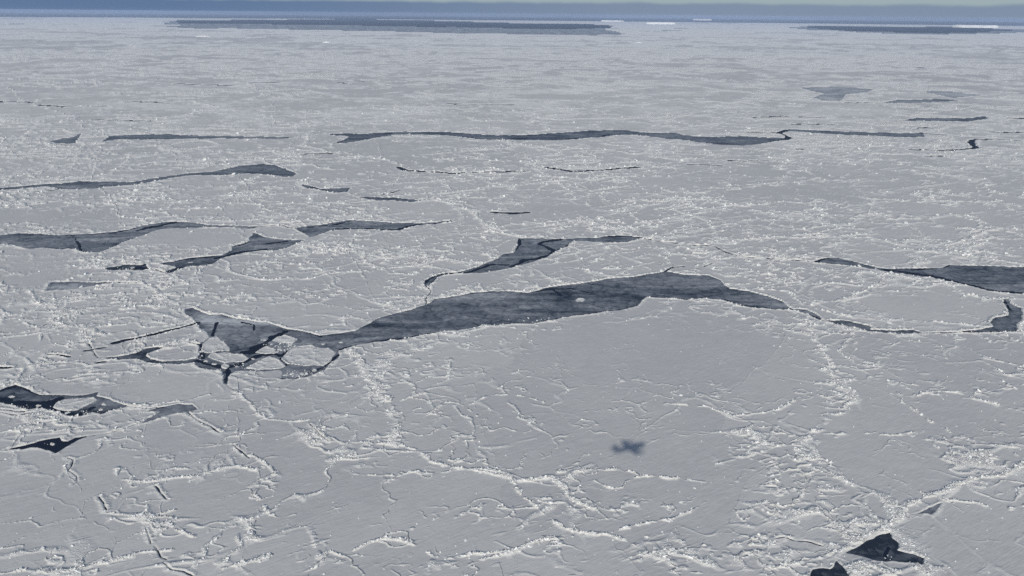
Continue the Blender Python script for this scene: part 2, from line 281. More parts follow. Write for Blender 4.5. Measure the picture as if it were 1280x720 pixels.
# open water: outlines without any skin, and dark cracks (width in metres)
WATERS = [[(6,562.5),(30,557),(50,551),(75,546),(77,551),(86,551),(95,547),(113,544.5),(100,549.5),(88,555),(80,560),(70,566.5),(60,563),(50,560.5),(40,559),(25,562)],
 [(205,25.5),(330,24.5),(440,23.5),(560,26),(640,28.5),(740,30),(772,32.5),(755,36),(690,36),(560,34),(440,31.5),(330,30),(230,28.5)],
 [(1010,32),(1060,32),(1200,33.6),(1240,36),(1230,40.5),(1120,40.5),(1050,37.5),(1005,34.5)]]
CRACKS = [
 (5,[(322,283),(345,281.5),(370,285)]),(4,[(802,297),(825,302),(850,304),(868,307)]),(3,[(884,307),(895,309)]),(3.5,[(914,317),(925,320),(936,321.5)]),
 (3.5,[(186,335.5),(197,337),(207,341)]),(4,[(36,239),(50,240.5),(68,238),(80,234)]),(3.5,[(163,509),(185,511),(205,509)]),(3,[(0,516),(20,519),(40,516)]),(3,[(112,430),(122,447),(150,449)]),
 (8,[(1060,128),(1100,128.5)]),(9,[(990,155),(1040,155.5)]),(8,[(985,186),(1010,187)]),(10,[(120,150),(190,151)]),(10,[(560,130),(640,131)]),(9,[(378,193),(400,191.5),(420,192)]), # cut through thick ice: width, strength of breaking up, points
 (3.0,[(284,472),(283,478),(286,484),(292,488)]),
 (3.5,[(530,356),(540,364),(534,371),(531,381)]),
 (7,[(247,403.5),(220,411),(205,415),(190,418.5),(165,424),(142,428.5)]),(4,[(131,434),(120,436),(108,438.5)]),(4,[(60,443.5),(75,444),(87,446)]),
 (4,[(253,448),(251,440),(253,432),(240,428.5)]),(3,[(253,431),(262,426),(266,421)]),
 (3.5,[(33,415.5),(50,409),(65,402),(82,393)]),(3,[(149,353),(160,353),(172,353.5)]),
 (7,[(478,243),(490,240.5),(501,237)]),
 (22,[(222,105),(240,105.5),(290,107)]),(18,[(303,103),(345,103.3)]),(22,[(422,103),(432,104)]),(18,[(446,101.5),(468,101)]),
 (14,[(0,127),(40,128)]),(14,[(50,131.5),(80,133.5),(130,132)]),(16,[(160,127),(200,128)]),
 (10,[(498,209.5),(508,213),(530,214.3)]),(9,[(540,214.7),(566,217),(580,215.5),(640,214.5),(655,214.7)]),
 (11,[(680,209),(700,212),(715,214),(750,213),(775,210.5),(800,209)]),(6,[(910,200.5),(935,201),(960,201)]),(6,[(860,205),(900,207)]),
 (8,[(617,265),(640,267),(660,265.5)]),
 (14,[(936,165.5),(960,166),(975,166),(983,163)]),(10,[(975,166.5),(987,172),(980,175)]),(10,[(1155,167),(1180,168.5)]),
 (10,[(1262,148),(1320,148)]),(12,[(1137,187),(1160,187)]),(13,[(1160,187.5),(1180,188),(1200,187),(1220,185),(1213,179),(1216,174.7),(1240,174),(1275,175.3)]),
 (9,[(1148,160),(1160,159)]),(9,[(1160,195),(1185,195)]),(8,[(1240,165.5),(1320,165.5)]),(8,[(940,147),(984,145)]),(7,[(1000,146),(1030,147.5)]),
 (6,[(830,340),(839,334),(855,333)]),(3,[(841,329),(840,336)]),(7,[(868,307),(882,307)]),(4,[(895,309),(905,314),(914,317)]),(5,[(935,321.5),(960,323),(985,325),(1016,327)]),(3,[(880,334),(890,329)]),
 (3,[(1020,397),(1030,401.5)]),(3.2,[(1155,416),(1190,415.5),(1240,415),(1275,414.5)]),
 (5,[(-5,459.5),(14,460)]),(3,[(0,512),(30,515)]),(2.6,[(88,553),(112,545),(140,541),(170,530),(180,526)]),
 (1.6,[(84,573),(91,575),(90,583),(86,588),(97,595),(97,602),(92,606)]),(1.9,[(124,621.5),(130,628),(133,638)]),
 (2.2,[(182,659),(187,670),(189,680)]),(2.3,[(193,683),(198,690),(201,697),(208,699)]),(1.9,[(205,705),(214,712),(230,714),(242,720)]),
 (2.2,[(194,608),(200,617),(208,625)]),(2.0,[(234,516),(250,528),(262,533),(276,541)]),
 (2.2,[(970,673),(982,671.5),(992,676),(1003,676),(1013,678),(1028,683)]),
 (5,[(123,453),(133,452)]),(3,[(292,556),(298,562),(312,573)]),(2,[(388,530),(398,541),(412,551)]),
 (60,[(770,34),(840,34.5),(860,36)]),(60,[(760,38.5),(850,38)]),(60,[(860,31.5),(960,32.5)]),(50,[(890,45.5),(942,46)]),(40,[(1180,53.5),(1208,53.3)]),(30,[(1100,84.5),(1162,84)]),
 (60,[(0,29),(40,30.5),(60,30)]),(50,[(170,31.5),(215,33)]),
]
CRACKS2 = [ # dark lines of open water inside the young ice
 (7,[(28,292.5),(42,291.5)]),(4,[(85,294.5),(120,292),(143,290.5)]),(7,[(143,290.5),(155,288.5),(166,286)]),(8,[(170,289),(182,285),(200,282),(222,277)]),
 (2.5,[(92,296),(98,303),(100,311),(103,315)]),(7,[(172,334),(186,335.5)]),
 (7,[(270,323),(290,317.5),(305,315),(332,311.5)]),(5,[(335,304.5),(350,302.5),(368,301)]),(5,[(289,309),(300,306),(312,302)]),(6,[(207,341),(228,334)]),(7,[(225,325),(262,321),(280,318)]),
 (7,[(420,286.3),(450,286),(465,286),(475,288),(497,287.5),(504,284.5),(520,281),(545,279)]),(6,[(384,284),(400,282.5),(420,280.5),(438,276)]),(4,[(314,286),(323,283)]),
 (4,[(530,354),(538,348),(545,344),(570,341.5),(588,340)]),(6,[(585,340.5),(600,336),(612,331),(635,331)]),
 (7,[(640,333),(650,329),(653,325.5),(670,324),(688,319),(692,313.5),(685,309),(673,305),(680,302),(702,299)]),(4,[(695,314.5),(706,309),(713,303.5)]),(4,[(648,299),(649,305),(645,312)]),
 (5,[(755,296),(785,295),(803,298)]),
 (9,[(1105,337.5),(1118,338.5),(1135,341),(1165,345),(1185,350),(1205,355),(1230,361),(1250,365),(1320,368)]),(5,[(1018,327.5),(1035,323)]),(5,[(1140,337.5),(1165,335.5),(1184,332)]),
 (9,[(60,410)]*2),(3,[(1253,375),(1260,381),(1264,388)]),
 (8,[(355,414),(342,422),(333,428),(325,433),(312,441)]),(10,[(318,435),(330,430)]),(9,[(306,441),(316,440)]),
 (7,[(246,451),(262,456),(275,458),(288,458),(300,455),(314,449),(328,443),(345,443),(352,445),(358,440)]),(4,[(284,460),(287,466),(283,474)]),
 (3,[(265,420),(268,411),(271,404)]),(3,[(345,460),(360,455),(350,448)]),(4,[(348,474),(362,474.5),(372,472.5)]),(5,[(385,466),(398,461),(404,459)]),(3,[(404,459),(415,450),(424,443)]),
 (3,[(302,403),(318,406),(318,412)]),(3,[(385,414),(395,419),(402,421)]),
 (4,[(425,437),(445,431.5),(470,427),(500,423.5),(530,418.5),(557,413.5)]),(3,[(620,407),(665,404.5),(700,398),(740,392),(770,387.5),(797,382)]),
 (3,[(905,375),(925,381.5),(960,385.5),(990,388),(1020,397)]),(5,[(690,361),(697,366),(702,370)]),(4,[(672,364),(690,361),(715,361),(735,366)]),
 (10,[(470,168),(490,166.8)]),(8,[(750,170.5),(762,168)]),(8,[(640,173.5),(690,174.8),(720,173)]),
 (8,[(0,500),(20,505),(35,509),(50,508),(65,508)]),(9,[(20,503),(45,505),(65,503),(75,499)]),(6,[(0,489),(15,484)]),(3,[(20,481),(30,485),(40,490),(52,494.5)]),(7,[(68,512),(85,517),(97,519),(108,514),(118,509)]),
 (3,[(1108,700),(1108,692),(1111,686)]),(3,[(1150,445)]*2),
]
# small floes lying free in the leads: tone, label, outline
ISLANDS = [
 (.6,'blunt rough floe at the north west of the small floe cluster',[(251,439),(254,429),(263,422.5),(270,420),(276,426),(281,428.5),(287,435.5),(287,439),(272,439),(266,441),(257,441.5)]),
 (.6,'smooth oval floe with a bright seam, under the blunt rough floe',[(259,446.5),(263,442),(285,440.5),(291,442.5),(303,443),(311,448),(304,452.5),(290,453),(281,454),(268,450.5)]),
 (.7,'small pale triangular floe at the top of the small floe cluster',[(340,426),(347,421),(357,419),(372,424),(368,428),(352,429)]),
 (.6,'small flat pale floe in the centre of the small floe cluster',[(319,440.5),(332,433),(345,437),(343,442),(328,442)]),
 (.6,'pale kite shaped floe south of the centre of the cluster',[(307,460.5),(322,452),(337,445.5),(349,450),(357,458),(350,461),(325,462.5)]),
 (.6,'largest round floe of the cluster, at its east side',[(351,449),(360,439),(371,433),(391,431.5),(396,434),(412,435.5),(420,441),(416,446),(414,451),(404,457.5),(393,456.5),(380,457.5),(358,454.5)]),
 (.7,'tiny pale floe plugging the crack below the cluster',[(276,457),(281,454),(287,457.5),(283,461),(277,460)]),
 (.7,'rough pale islet in the very dark lead at the left edge',[(66,509.5),(70,503.5),(80,499.5),(100,497.5),(118,497),(122,500),(111,505.5),(98,512.5),(85,514),(72,512)]),
 (.9,'small bright white floe alone on the broad central lead',[(719.5,375.5),(723,373),(729,373),(731.5,375),(728,377.5),(722,377.5)]),
]
FRAG = [(351,437.5,4,1.5,0),(345,440.5,3,1.2,1),(363,431.5,4,1.2,2),(356,469,5,1.6,3),(378,467.5,4,1.5,4),(393,463,4,1.2,5),(297,458.5,4,1.3,6),(316,448.5,3.5,1.2,7),(268,455,4,1.3,8),(257,452,4,1.2,9),
 (330,425,4,1.2,10),(404,430,4,1.3,11),(426,428,4,1.2,12),(48,507,5,1.6,13),(131,506,5,1.5,14),(127,512,4,1.4,15),(14,496,5,1.5,16),(166,334.5,4,1,17),(238,328,4,1,18),(66,555,4,1.4,19),(366,441,3,1.2,20),(340,431,3.5,1.2,21)]
FRAG_WHERE = {0: 'between the pale triangle and the round floe', 1: 'left of the gap below the pale triangular floe', 2: 'above the round floe of the cluster', 3: 'under the lower left edge of the round floe', 4: 'under the middle of the round floe', 5: 'under the right end of the round floe', 6: 'west of the kite shaped floe', 7: 'between the seamed oval floe and the flat pale floe', 8: 'left of the tiny plug floe', 9: 'at the west end of the channel under the cluster', 10: 'left of the pale triangular floe', 11: 'above the right shoulder of the round floe', 12: 'in the neck where the broad lead begins', 13: 'in the very dark left lead, west of its islet', 14: 'in the very dark left lead, just east of its islet', 15: 'in the very dark left lead, southeast of its islet', 16: 'in the very dark left lead, nearest the edge of the view', 17: 'in the ragged dark lead west of the rounded floe', 18: 'in the crooked lead south of the rounded floe', 19: 'in the black opening at the left edge', 20: 'touching the upper left side of the round floe', 21: 'just under the pale triangular floe'}
for fx_, fy_, ra_, rb_, sd_ in FRAG:
    g_ = np.random.default_rng(900 + sd_); n_ = int(g_.integers(4, 7)); a_ = (np.arange(n_) + g_.uniform(-.25, .25, n_)) * 2 * np.pi / n_ + g_.uniform(0, 3)
    q_ = g_.uniform(.65, 1.15, n_)
    ISLANDS.append((.6, 'small angular ice fragment ' + FRAG_WHERE[sd_], [(fx_ + ra_ * k_ * math.cos(t_), fy_ + rb_ * k_ * math.sin(t_)) for t_, k_ in zip(a_, q_)]))
# pressure ridges: height factor, width m, label, points
RIDGES = [
 (1.0,19,'slanting rubble belt falling from the broad lead to the lower middle',[(438,438),(452,455),(462,470),(475,488),(488,505),(496,522),(492,545),(497,554)]),
 (1.0,6,'bright ridge curving right from the foot of the slanting rubble belt',[(495,554),(520,562),(540,577),(570,586),(600,588),(625,590),(640,595)]),
 (1.0,5,'ridge leading down from the crack under the small floe cluster',[(290,480),(305,500),(320,514),(330,523),(345,527),(362,528),(378,527),(400,523)]),
 (.8,6,'ridge running level into the foot of the slanting belt from the left',[(388,530),(400,545),(415,551),(440,553),(470,555),(495,555)]),
 (.8,4,'short steep ridge left of the smooth plate below the small floes',[(293,556),(300,568),(320,572),(335,585),(345,595)]),
 (.7,5,'ridge arching over the big rounded floe at lower left',[(236,603),(250,592),(280,585),(300,583),(320,590),(330,586)]),
 (1.0,3.5,'bright straight ridge above the little cracked plates at lower left',[(146,585),(146,597),(160,601),(180,602),(200,600),(240,596)]),
 (.8,3.5,'double ridge curling under the little cracked plates, upper strand',[(133,642),(160,645),(185,646),(205,643),(222,637)]),
 (.9,4,'double ridge curling under the little cracked plates, lower strand',[(138,648),(160,655),(185,655),(195,662),(210,662),(215,655),(225,664),(245,669)]),
 (.9,4,'long low ridge rising from the bottom left corner',[(0,716),(30,712),(60,716),(90,712),(130,703),(150,697),(175,692),(215,688)]),
 (.9,5,'white curved ridge along the shore between hooked and broad leads',[(570,350),(580,360),(590,363),(610,362),(640,358),(650,355)]),
 (1.0,9,'bright ridge slanting down to the head of the hooked lead',[(545,249),(570,256),(590,265),(600,275),(620,290),(640,295),(680,296)]),
 (.8,4,'S-shaped ridge on the plate east of the slanting belt',[(515,525),(528,524),(540,515),(550,506),(565,503),(580,508),(595,520)]),
 (.7,4,'crooked ridge climbing right of the S-shaped ridge',[(580,510),(600,500),(612,495),(640,494),(665,498),(680,504)]),
 (.8,5,'ridge bending upward from the slanting belt to the broad lead',[(495,505),(510,497),(530,492),(540,484),(560,475),(562,455)]),
 (.95,13,'steep rubble belt running down from the east tail of the broad lead',[(1005,400),(1022,428),(1035,452),(1042,470),(1050,485),(1062,492),(1062,505),(1045,517),(1030,525),(1018,538),(1008,552)]),
 (.9,3.5,'short zigzag ridge below the lens floe wedge',[(1061,410),(1065,420),(1055,433),(1050,440),(1064,451)]),
 (.7,4,'wavy ridge right of the aircraft shadow, feeding the rubble field',[(833,504),(855,506),(880,508),(895,513),(915,521),(930,520),(960,516),(975,513),(993,500)]),
 (1.0,5.5,'knobbly ridge slanting toward the right edge below the middle',[(1120,490),(1127,502),(1140,512),(1155,522),(1170,532),(1186,540)]),
 (.9,4.5,'long arched ridge ending at the right edge, level with the aircraft shadow',[(1140,497),(1155,492),(1175,489),(1195,491),(1210,496),(1235,502),(1260,510),(1300,520)]),
 (1.0,8,'thick bright ridge climbing to the right edge above the grey triangle',[(1035,700),(1065,685),(1085,672),(1105,660),(1120,648),(1140,630),(1160,620),(1185,612),(1205,600),(1225,597),(1250,594),(1270,585),(1300,574)]),
 (.7,4,'low ridge beneath the thick bright ridge near the right edge',[(1165,623),(1190,624),(1220,628),(1240,636),(1255,638),(1290,630)]),
 (1.0,7,'ridge forming the lower side of the smooth diamond plate at lower right',[(1030,588),(1050,600),(1065,605),(1085,610),(1100,622),(1110,630),(1125,634)]),
 (.8,6,'ridge knot at the right above the thick bright ridge',[(1190,572),(1175,562),(1168,552),(1195,550),(1215,556),(1240,555),(1300,563)]),
 (.7,3,'straight fine ridge along the top of the smooth diamond plate',[(1028,542),(1060,544),(1085,543),(1125,543),(1150,538)]),
 (.6,3,'fine seam falling away right from the lens floe',[(1180,418),(1190,425),(1210,435),(1235,447),(1260,455),(1300,464)]),
 (1.0,7,'bright crooked ridge across the west end of the lens floe',[(1008,386),(1025,378),(1045,377),(1060,374),(1068,368),(1085,362),(1096,355)]),
 (.8,3,'thin white seam along the south side of the lens floe',[(1015,384),(1045,393),(1080,398),(1120,400),(1180,404),(1236,409)]),
 (1.0,8,'rubble rim between the lens floe and the wide right lead',[(1110,344),(1150,349),(1180,354),(1200,362),(1215,370),(1232,375),(1250,373)]),
 (.8,5,'bent ridge joining the broad lead tail and the lens floe',[(950,362),(985,364),(1000,378),(1010,386)]),
 (.9,5,'long ridge falling from the rubble under the aircraft shadow',[(640,602),(665,600),(692,597),(705,608),(712,620),(730,630),(748,640),(760,650)]),
 (1.0,6,'bright ridge just below the aircraft shadow',[(700,590),(740,588),(765,587),(790,590),(800,596),(850,597),(885,603),(915,606)]),
 (1.0,4.5,'V-shaped ridge hanging below the aircraft shadow',[(745,602),(765,612),(778,610),(786,603),(800,597)]),
 (.9,4,'straight ridge slanting to the bottom, left of centre right',[(658,622),(675,637),(690,650),(705,660),(720,665),(755,668),(775,675),(792,682)]),
 (.7,4,'low wavy ridge at the bottom middle',[(600,700),(640,692),(660,680),(675,673),(705,672),(720,668)]),
 (.7,5,'ridge rising right from the bottom middle junction',[(765,666),(780,661),(800,655),(835,650),(860,640),(880,628)]),
 (1.0,5,'long flat arc of ridge over the smooth oval plate at lower middle',[(440,592),(465,594),(490,596),(530,590),(560,588),(590,588),(610,592),(640,597),(645,606),(652,618)]),
 (.8,4.5,'wandering ridge under the smooth oval plate at lower middle',[(440,690),(465,677),(490,673),(510,677),(530,685),(545,697),(570,700),(590,693),(640,690)]),
 (.9,4,'short bright ridges above the left end of the lower middle arc',[(420,572),(445,575),(465,572),(485,570)]),
 (.7,4,'steep broken ridge east of the big rounded floe at lower left',[(322,590),(324,610),(320,620),(332,628),(340,645),(355,648),(372,644)]),
 (.9,5,'white scalloped ridge along the bottom right edge',[(840,716),(860,716),(900,717),(930,712),(970,711),(985,705),(1000,704),(1030,697),(1042,690)]),
 (.8,6,'short ridge at the bottom left of centre',[(280,712),(310,705),(325,700),(345,694)]),
 (.8,9,'ridge wandering east under the forked end of the long dark lead',[(380,190),(430,191),(460,195),(490,202),(510,210)]),
 (.8,9,'white rim above the tapering grey lead, centre left',[(262,276),(300,276),(350,277),(380,276),(400,272),(440,271),(480,275)]),
 (.9,5,'looped ridge below the pale grey almond at left',[(38,360),(40,370),(46,378),(70,384),(95,388),(130,383),(165,378)]),
 (.9,6,'bright ridge leading down to the tip of the grey triangular lead',[(176,352),(188,360),(205,372),(225,380),(240,383),(262,391),(292,399),(320,401)]),
 (.8,9,'ridge slanting through the upper right ice',[(965,200),(985,205),(1010,215),(1030,226)]),
 (1.0,8,'short bright stroke of ridge in the upper right ice',[(1000,265),(1015,262),(1030,258)]),
 (.9,8,'angular ridge north of the wide right lead',[(1015,300),(1030,296),(1060,294),(1095,293)]),
 (.8,10,'long level ridge north of the middle, right of centre',[(890,236),(910,235),(940,234),(975,230)]),
 (.8,9,'ridge stepping down right of the thin centre crack',[(675,220),(700,230),(720,245),(735,255),(745,262)]),
 (.9,5,'white ridge along the foot of the smooth oval floe at left',[(135,500),(150,505),(170,508),(195,506),(215,503),(240,500),(265,494)]),
]
# broken, rubbly areas (x, y, rx, ry, strength) and smooth ones
ROUGH = [(180,250,110,16,.7),(130,328,65,12,.9),(200,352,60,12,.7),(300,370,80,14,.6),(420,312,70,16,.8),(500,325,70,18,.7),(520,375,40,10,.6),(440,402,60,10,.8),(195,428,45,9,.9),(60,528,75,13,1.),(20,478,30,14,.8),
 (125,472,60,12,.8),(60,455,50,8,.8),(325,512,25,14,.8),(398,548,20,14,.8),(420,582,60,16,.6),(760,283,90,12,.9),(800,250,90,18,.6),(890,322,50,12,.8),(970,318,100,14,.7),(1000,290,110,25,.5),(1100,250,180,40,.4),(1220,300,60,24,.6),
 (950,345,60,10,.7),(1185,552,45,9,.8),(1230,574,55,14,.8),(850,695,70,22,.8),(960,685,80,26,.7),(1100,712,90,10,.9),(700,650,70,35,.4),(600,215,60,10,.7),(370,195,35,14,.7),(900,190,120,8,.5),(185,650,50,9,.9),(215,700,45,14,.6),(318,668,12,22,.8),
 (965,570,70,30,1.),(1000,620,70,40,.8),(1055,665,50,30,.9),(930,545,30,12,1.),(1045,490,25,30,.7),(725,590,40,14,.8),(560,575,60,12,.4),(480,470,25,40,.5),(640,160,400,6,.3),(300,200,120,8,.6),(1100,200,150,10,.5),(400,690,70,25,.5),(760,630,50,18,.5),(560,700,90,18,.4),(300,90,280,10,.3),(900,70,380,24,.5),(800,110,300,10,.4),
 (240,392,25,8,.5),(60,395,60,10,.6),(120,420,50,9,.6)]
SMOOTH = [(860,440,150,48,.95),(680,450,130,32,.7),(370,500,68,20,.9),(215,488,62,15,1.),(250,622,60,34,.9),(50,620,75,50,.75),(330,560,48,18,.8),(1180,450,85,32,.8),(1110,580,60,27,.95),(1150,378,85,16,1.),(250,298,55,13,1.),(690,263,60,10,.9),(520,258,60,9,.9),
 (560,610,80,14,.8),(530,645,70,22,.7),(850,618,55,12,.9),(730,693,32,13,.9),(1235,655,60,35,.6),(60,335,65,20,.9),(60,272,100,10,.8),(470,185,75,7,.8),(820,225,32,6,.9),(50,132,80,12,.8),(1210,525,60,14,.9),(215,560,60,22,.9),
 (400,245,70,8,.5),(620,350,35,6,.8),(680,335,25,7,.9),(390,395,60,10,.5),(780,555,70,22,.8),(150,215,80,6,.4),(450,115,60,8,.6),(650,190,40,6,.6),(560,180,50,6,.7),(345,288,26,6,1.),(40,430,35,8,.8),(110,400,30,7,.6),(290,180,70,6,.7)]
# ice floes: seed point, label, tone
FLOES = [
 (860,450,'broad smooth floe south of the central lead, carrying the aircraft shadow'),
 (370,500,'smooth floe just south of the small floe cluster, west of the slanting rubble belt'),
 (515,462,'wedge of smooth ice between slanting rubble belt and lower edge of the broad lead'),
 (530,508,'small plate enclosed between the S-shaped ridge and the upward bending ridge'),
 (660,525,'plate left of the aircraft shadow, south of the crooked climbing ridge'),
 (560,548,'plate between the S-shaped ridge and the ridge curving right below it'),
 (450,533,'small triangular plate west of the foot of the slanting rubble belt'),
 (330,560,'flat plate with wind streaks, east of the short steep ridge at lower left'),
 (215,488,'smooth oval floe with a white southern rim, below the small floe cluster'),
 (205,562,'smooth square floe below the dull grey lead scar at left'),
 (255,622,'big rounded smooth floe inside the arching ridge at lower left'),
 (45,620,'wide smooth floe filling the lower left edge of the view'),
 (165,625,'small cracked plate between two short cracks at lower left'),
 (140,580,'sliver floe between winding crack and smooth square floe at left'),
 (90,685,'streaky floe above the long low ridge in the bottom left corner'),
 (225,690,'rubbly floe split by a jagged black crack at the bottom left'),
 (380,620,'streaked floe east of the big rounded floe at lower left'),
 (400,670,'smooth plate south of the streaked floe, bottom left of centre'),
 (560,640,'smooth oval plate under the long flat ridge arc at lower middle'),
 (480,710,'low floe under the wandering ridge at the bottom edge'),
 (700,620,'plate between two falling ridges, below left of the aircraft shadow'),
 (740,695,'smooth grey plate at the bottom just right of the middle'),
 (850,620,'smooth plate directly beneath the bright ridge below the aircraft shadow'),
 (800,680,'rubbly floe at the bottom, left of the scalloped ridge'),
 (960,650,'floe of broken blocks in the rubble field at lower right'),
 (1000,500,'narrow plate at the left of the steep rubble belt, above the rubble field'),
 (1110,580,'smooth diamond plate between two ridges at lower right'),
 (1230,650,'plain grey floe in the lower right corner'),
 (1100,715,'rough floe between the two black pools at the bottom right'),
 (940,712,'pale drifted floe beneath the scalloped ridge at the bottom right'),
 (1220,527,'smooth floe under the long arched ridge at the right edge'),
 (1180,450,'wide flat floe south of the lens floe at the right'),
 (1100,510,'floe between the steep rubble belt and the knobbly ridge at right'),
 (1150,380,'smooth lens shaped floe framed by leads at the right'),
 (1040,350,'floe west of the lens floe, south of the thin crack'),
 (900,335,'rubbly shore north of the broad lead, cut by little cracks'),
 (690,337,'small smooth floe in the hook of the black winding crack'),
 (615,352,'pale oval floe between hooked lead and broad lead'),
 (760,320,'streaked floe between hooked lead and the top of the broad lead'),
 (390,350,'wide rubbly floe north of the grey triangular lead'),
 (340,395,'smooth margin of ice above the triangular lead'),
 (500,320,'rough floe south of the tapering grey lead, left of the hooked lead'),
 (250,298,'rounded smooth floe ringed by leads at the left'),
 (345,291,'small lens floe at the east tip of the rounded floe'),
 (60,335,'smooth floe south of the lead at the left edge'),
 (110,370,'floe holding the looped ridge below the pale grey almond'),
 (150,400,'floe north of the straight dark crack at left'),
 (200,432,'rough wedge of ice left of the small floe cluster'),
 (40,430,'floe at the left edge beyond a curved grey scar'),
 (110,465,'rubbly floe between forked lead and very dark lead at left'),
 (50,535,'field of ice rubble between two black openings at left'),
 (60,268,'long smooth floe above the lead at the left edge'),
 (200,245,'floe spotted with rubble below the narrow bending lead'),
 (400,260,'flat floe above the tapering grey lead'),
 (520,260,'smooth grey floe beneath the short speckled lead'),
 (420,222,'round floe east of the grey arch, upper left of centre'),
 (620,240,'floe south of the thin centre crack, upper middle'),
 (690,268,'smooth plate above the head of the hooked lead'),
 (820,225,'small dark smooth plate within the upper middle ridges'),
 (850,275,'ridged floe north of the centre, right of the hooked lead'),
 (1000,250,'ridged floe below the upper right slanting ridge'),
 (1180,270,'rubbly floe above the wide right lead, right edge'),
 (1120,310,'floe along the north shore of the wide right lead'),
 (1150,220,'streaked floe south of the stepped crack at upper right'),
 (1060,180,'long floe between the two thin leads at upper right'),
 (560,188,'smooth lens floe south of the long dark lead'),
 (760,195,'floe south of the middle of the long dark lead'),
 (180,200,'floe north of the narrow bending lead at left'),
 (60,200,'left edge floe above the narrow bending lead'),
 (250,185,'long plate south of the straight thin grey lead'),
 (480,140,'broad far floe north of the forked lead end'),
 (760,140,'broad far floe north of the middle of the long dark lead'),
 (200,140,'far flat floe north of the straight grey lead'),
 (1020,140,'far floe around the pale grey refrozen patch'),
 (1230,130,'far floe at the right edge by the faint grey slivers'),
]

# ---------------------------------------------------------------- noise
rng = np.random.default_rng(7)
TAB = [rng.random((256, 256)).astype(np.float32) for _ in range(8)]
def vnoise(x, y, t=0):
    xi = np.floor(x); yi = np.floor(y); fx = (x - xi).astype(np.float32); fy = (y - yi).astype(np.float32)
    xi = xi.astype(np.int64) & 255; yi = yi.astype(np.int64) & 255
    x1 = (xi + 1) & 255; y1 = (yi + 1) & 255
    fx = fx * fx * (3 - 2 * fx); fy = fy * fy * (3 - 2 * fy)
    T = TAB[t % 8]
    a = T[xi, yi] * (1 - fx) + T[x1, yi] * fx
    b = T[xi, y1] * (1 - fx) + T[x1, y1] * fx
    return a * (1 - fy) + b * fy
def fbm(x, y, scale, octv=3, t=0, gain=0.5):
    s = 0; a = 1; n = 0; f = 1.0 / scale
    for k in range(octv):
        s = s + a * (vnoise(x * f + 17.3 * k + t * 5.1, y * f + 9.7 * k + t * 3.3, t + k) - 0.5); n += a; a *= gain; f *= 2.03
    return s / n * 2
def worley_edge(x, y, cell, t=0):
    """distance to the nearest border of random cells, in metres"""
    gx = x / cell; gy = y / cell
    ix = np.floor(gx).astype(np.int64); iy = np.floor(gy).astype(np.int64)
    d1 = np.full(x.shape, 9.0, np.float32); d2 = d1.copy()
    for a in (-1, 0, 1):
        for b in (-1, 0, 1):
            cx = ix + a; cy = iy + b
            ux = cx + TAB[t % 8][cx & 255, cy & 255]; uy = cy + TAB[(t + 3) % 8][cx & 255, cy & 255]
            d = np.hypot(ux - gx, uy - gy).astype(np.float32)
            m = d < d1
            d2 = np.where(m, d1, np.minimum(d2, d)); d1 = np.where(m, d, d1)
    return (d2 - d1) * 0.5 * cell
# ---------------------------------------------------------------- polar grid over the ground seen from the air
DAZ = 0.0615; DDEP = 0.0475
DEP = np.concatenate([np.linspace(66, 40.0, 16), np.arange(39.3, 0.36, -DDEP)])
AZ = np.arange(-37.0, 37.001, DAZ)
ext = 37.0 + np.cumsum(DAZ * 1.2 ** np.arange(1, 24)); ext = ext[ext < 50]
AZ = np.concatenate([-ext[::-1], AZ, ext])
NR, NC = len(DEP), len(AZ)
rr = CAM_H / np.tan(np.radians(DEP))
cellr = np.gradient(rr)
A, R = np.meshgrid(np.radians(AZ), rr); CR = np.repeat(cellr[:, None], NC, 1)
X = R * np.sin(A); Y = R * np.cos(A)
U, V = project(X, Y)
# natural wobble of every traced outline
amp = np.clip(R * 0.0026, 1.6, 12.0) * np.clip(1.0, 0, 1)
lam = np.clip(R / 1200.0, 0.8, 8.0)
WX = fbm(X, Y, 38, 4, 1, .7) * amp; WY = fbm(X, Y, 38, 4, 2, .7) * amp * 1.25
far = R > 14000
WX[far] = 0; WY[far] = 0
XW = X + WX; YW = Y + WY
def seg_dist(px, py, pts, closed):
    d = np.full(px.shape, 1e9)
    n = len(pts); inside = np.zeros(px.shape, bool)
    for i in range(n if closed else n - 1):
        ax, ay = pts[i]; bx, by = pts[(i + 1) % n]
        ex, ey = bx - ax, by - ay; L = ex * ex + ey * ey + 1e-9
        t = np.clip(((px - ax) * ex + (py - ay) * ey) / L, 0, 1)
        d = np.minimum(d, (px - ax - t * ex) ** 2 + (py - ay - t * ey) ** 2)
        if closed:
            c = (ay > py) != (by > py)
            inside ^= c & (px < ex * (py - ay) / (ey if abs(ey) > 1e-9 else 1e-9) + ax)
    d = np.sqrt(d)
    return np.where(inside, -d, d) if closed else d
def to_ground(poly):
    a = np.array(poly, float); gx, gy = ground(a[:, 0], a[:, 1])
    return list(zip(gx, gy))
def near(poly, mx, my):
    a = np.array(poly, float)
    return np.nonzero((U > a[:, 0].min() - mx) & (U < a[:, 0].max() + mx) & (V > a[:, 1].min() - my) & (V < a[:, 1].max() + my))
BIG = 1e4
D_lead = np.full(X.shape, BIG)            # + on thick ice, - in leads
D_young = np.full(X.shape, BIG)           # - inside a lead skinned with young ice
lead_id = np.full(X.shape, -1, np.int32)
THICK = np.zeros(X.shape, np.float32)
for k, (tone, lab, poly) in enumerate(LEADS):
    idx = near(poly, 30, 12)
    d = seg_dist(XW[idx], YW[idx], to_ground(poly), True)
    D_lead[idx] = np.minimum(D_lead[idx], d)
    upd = d < D_young[idx]
    sel = tuple(i[upd] for i in idx)
    D_young[sel] = d[upd]; lead_id[sel] = k; THICK[sel] = tone
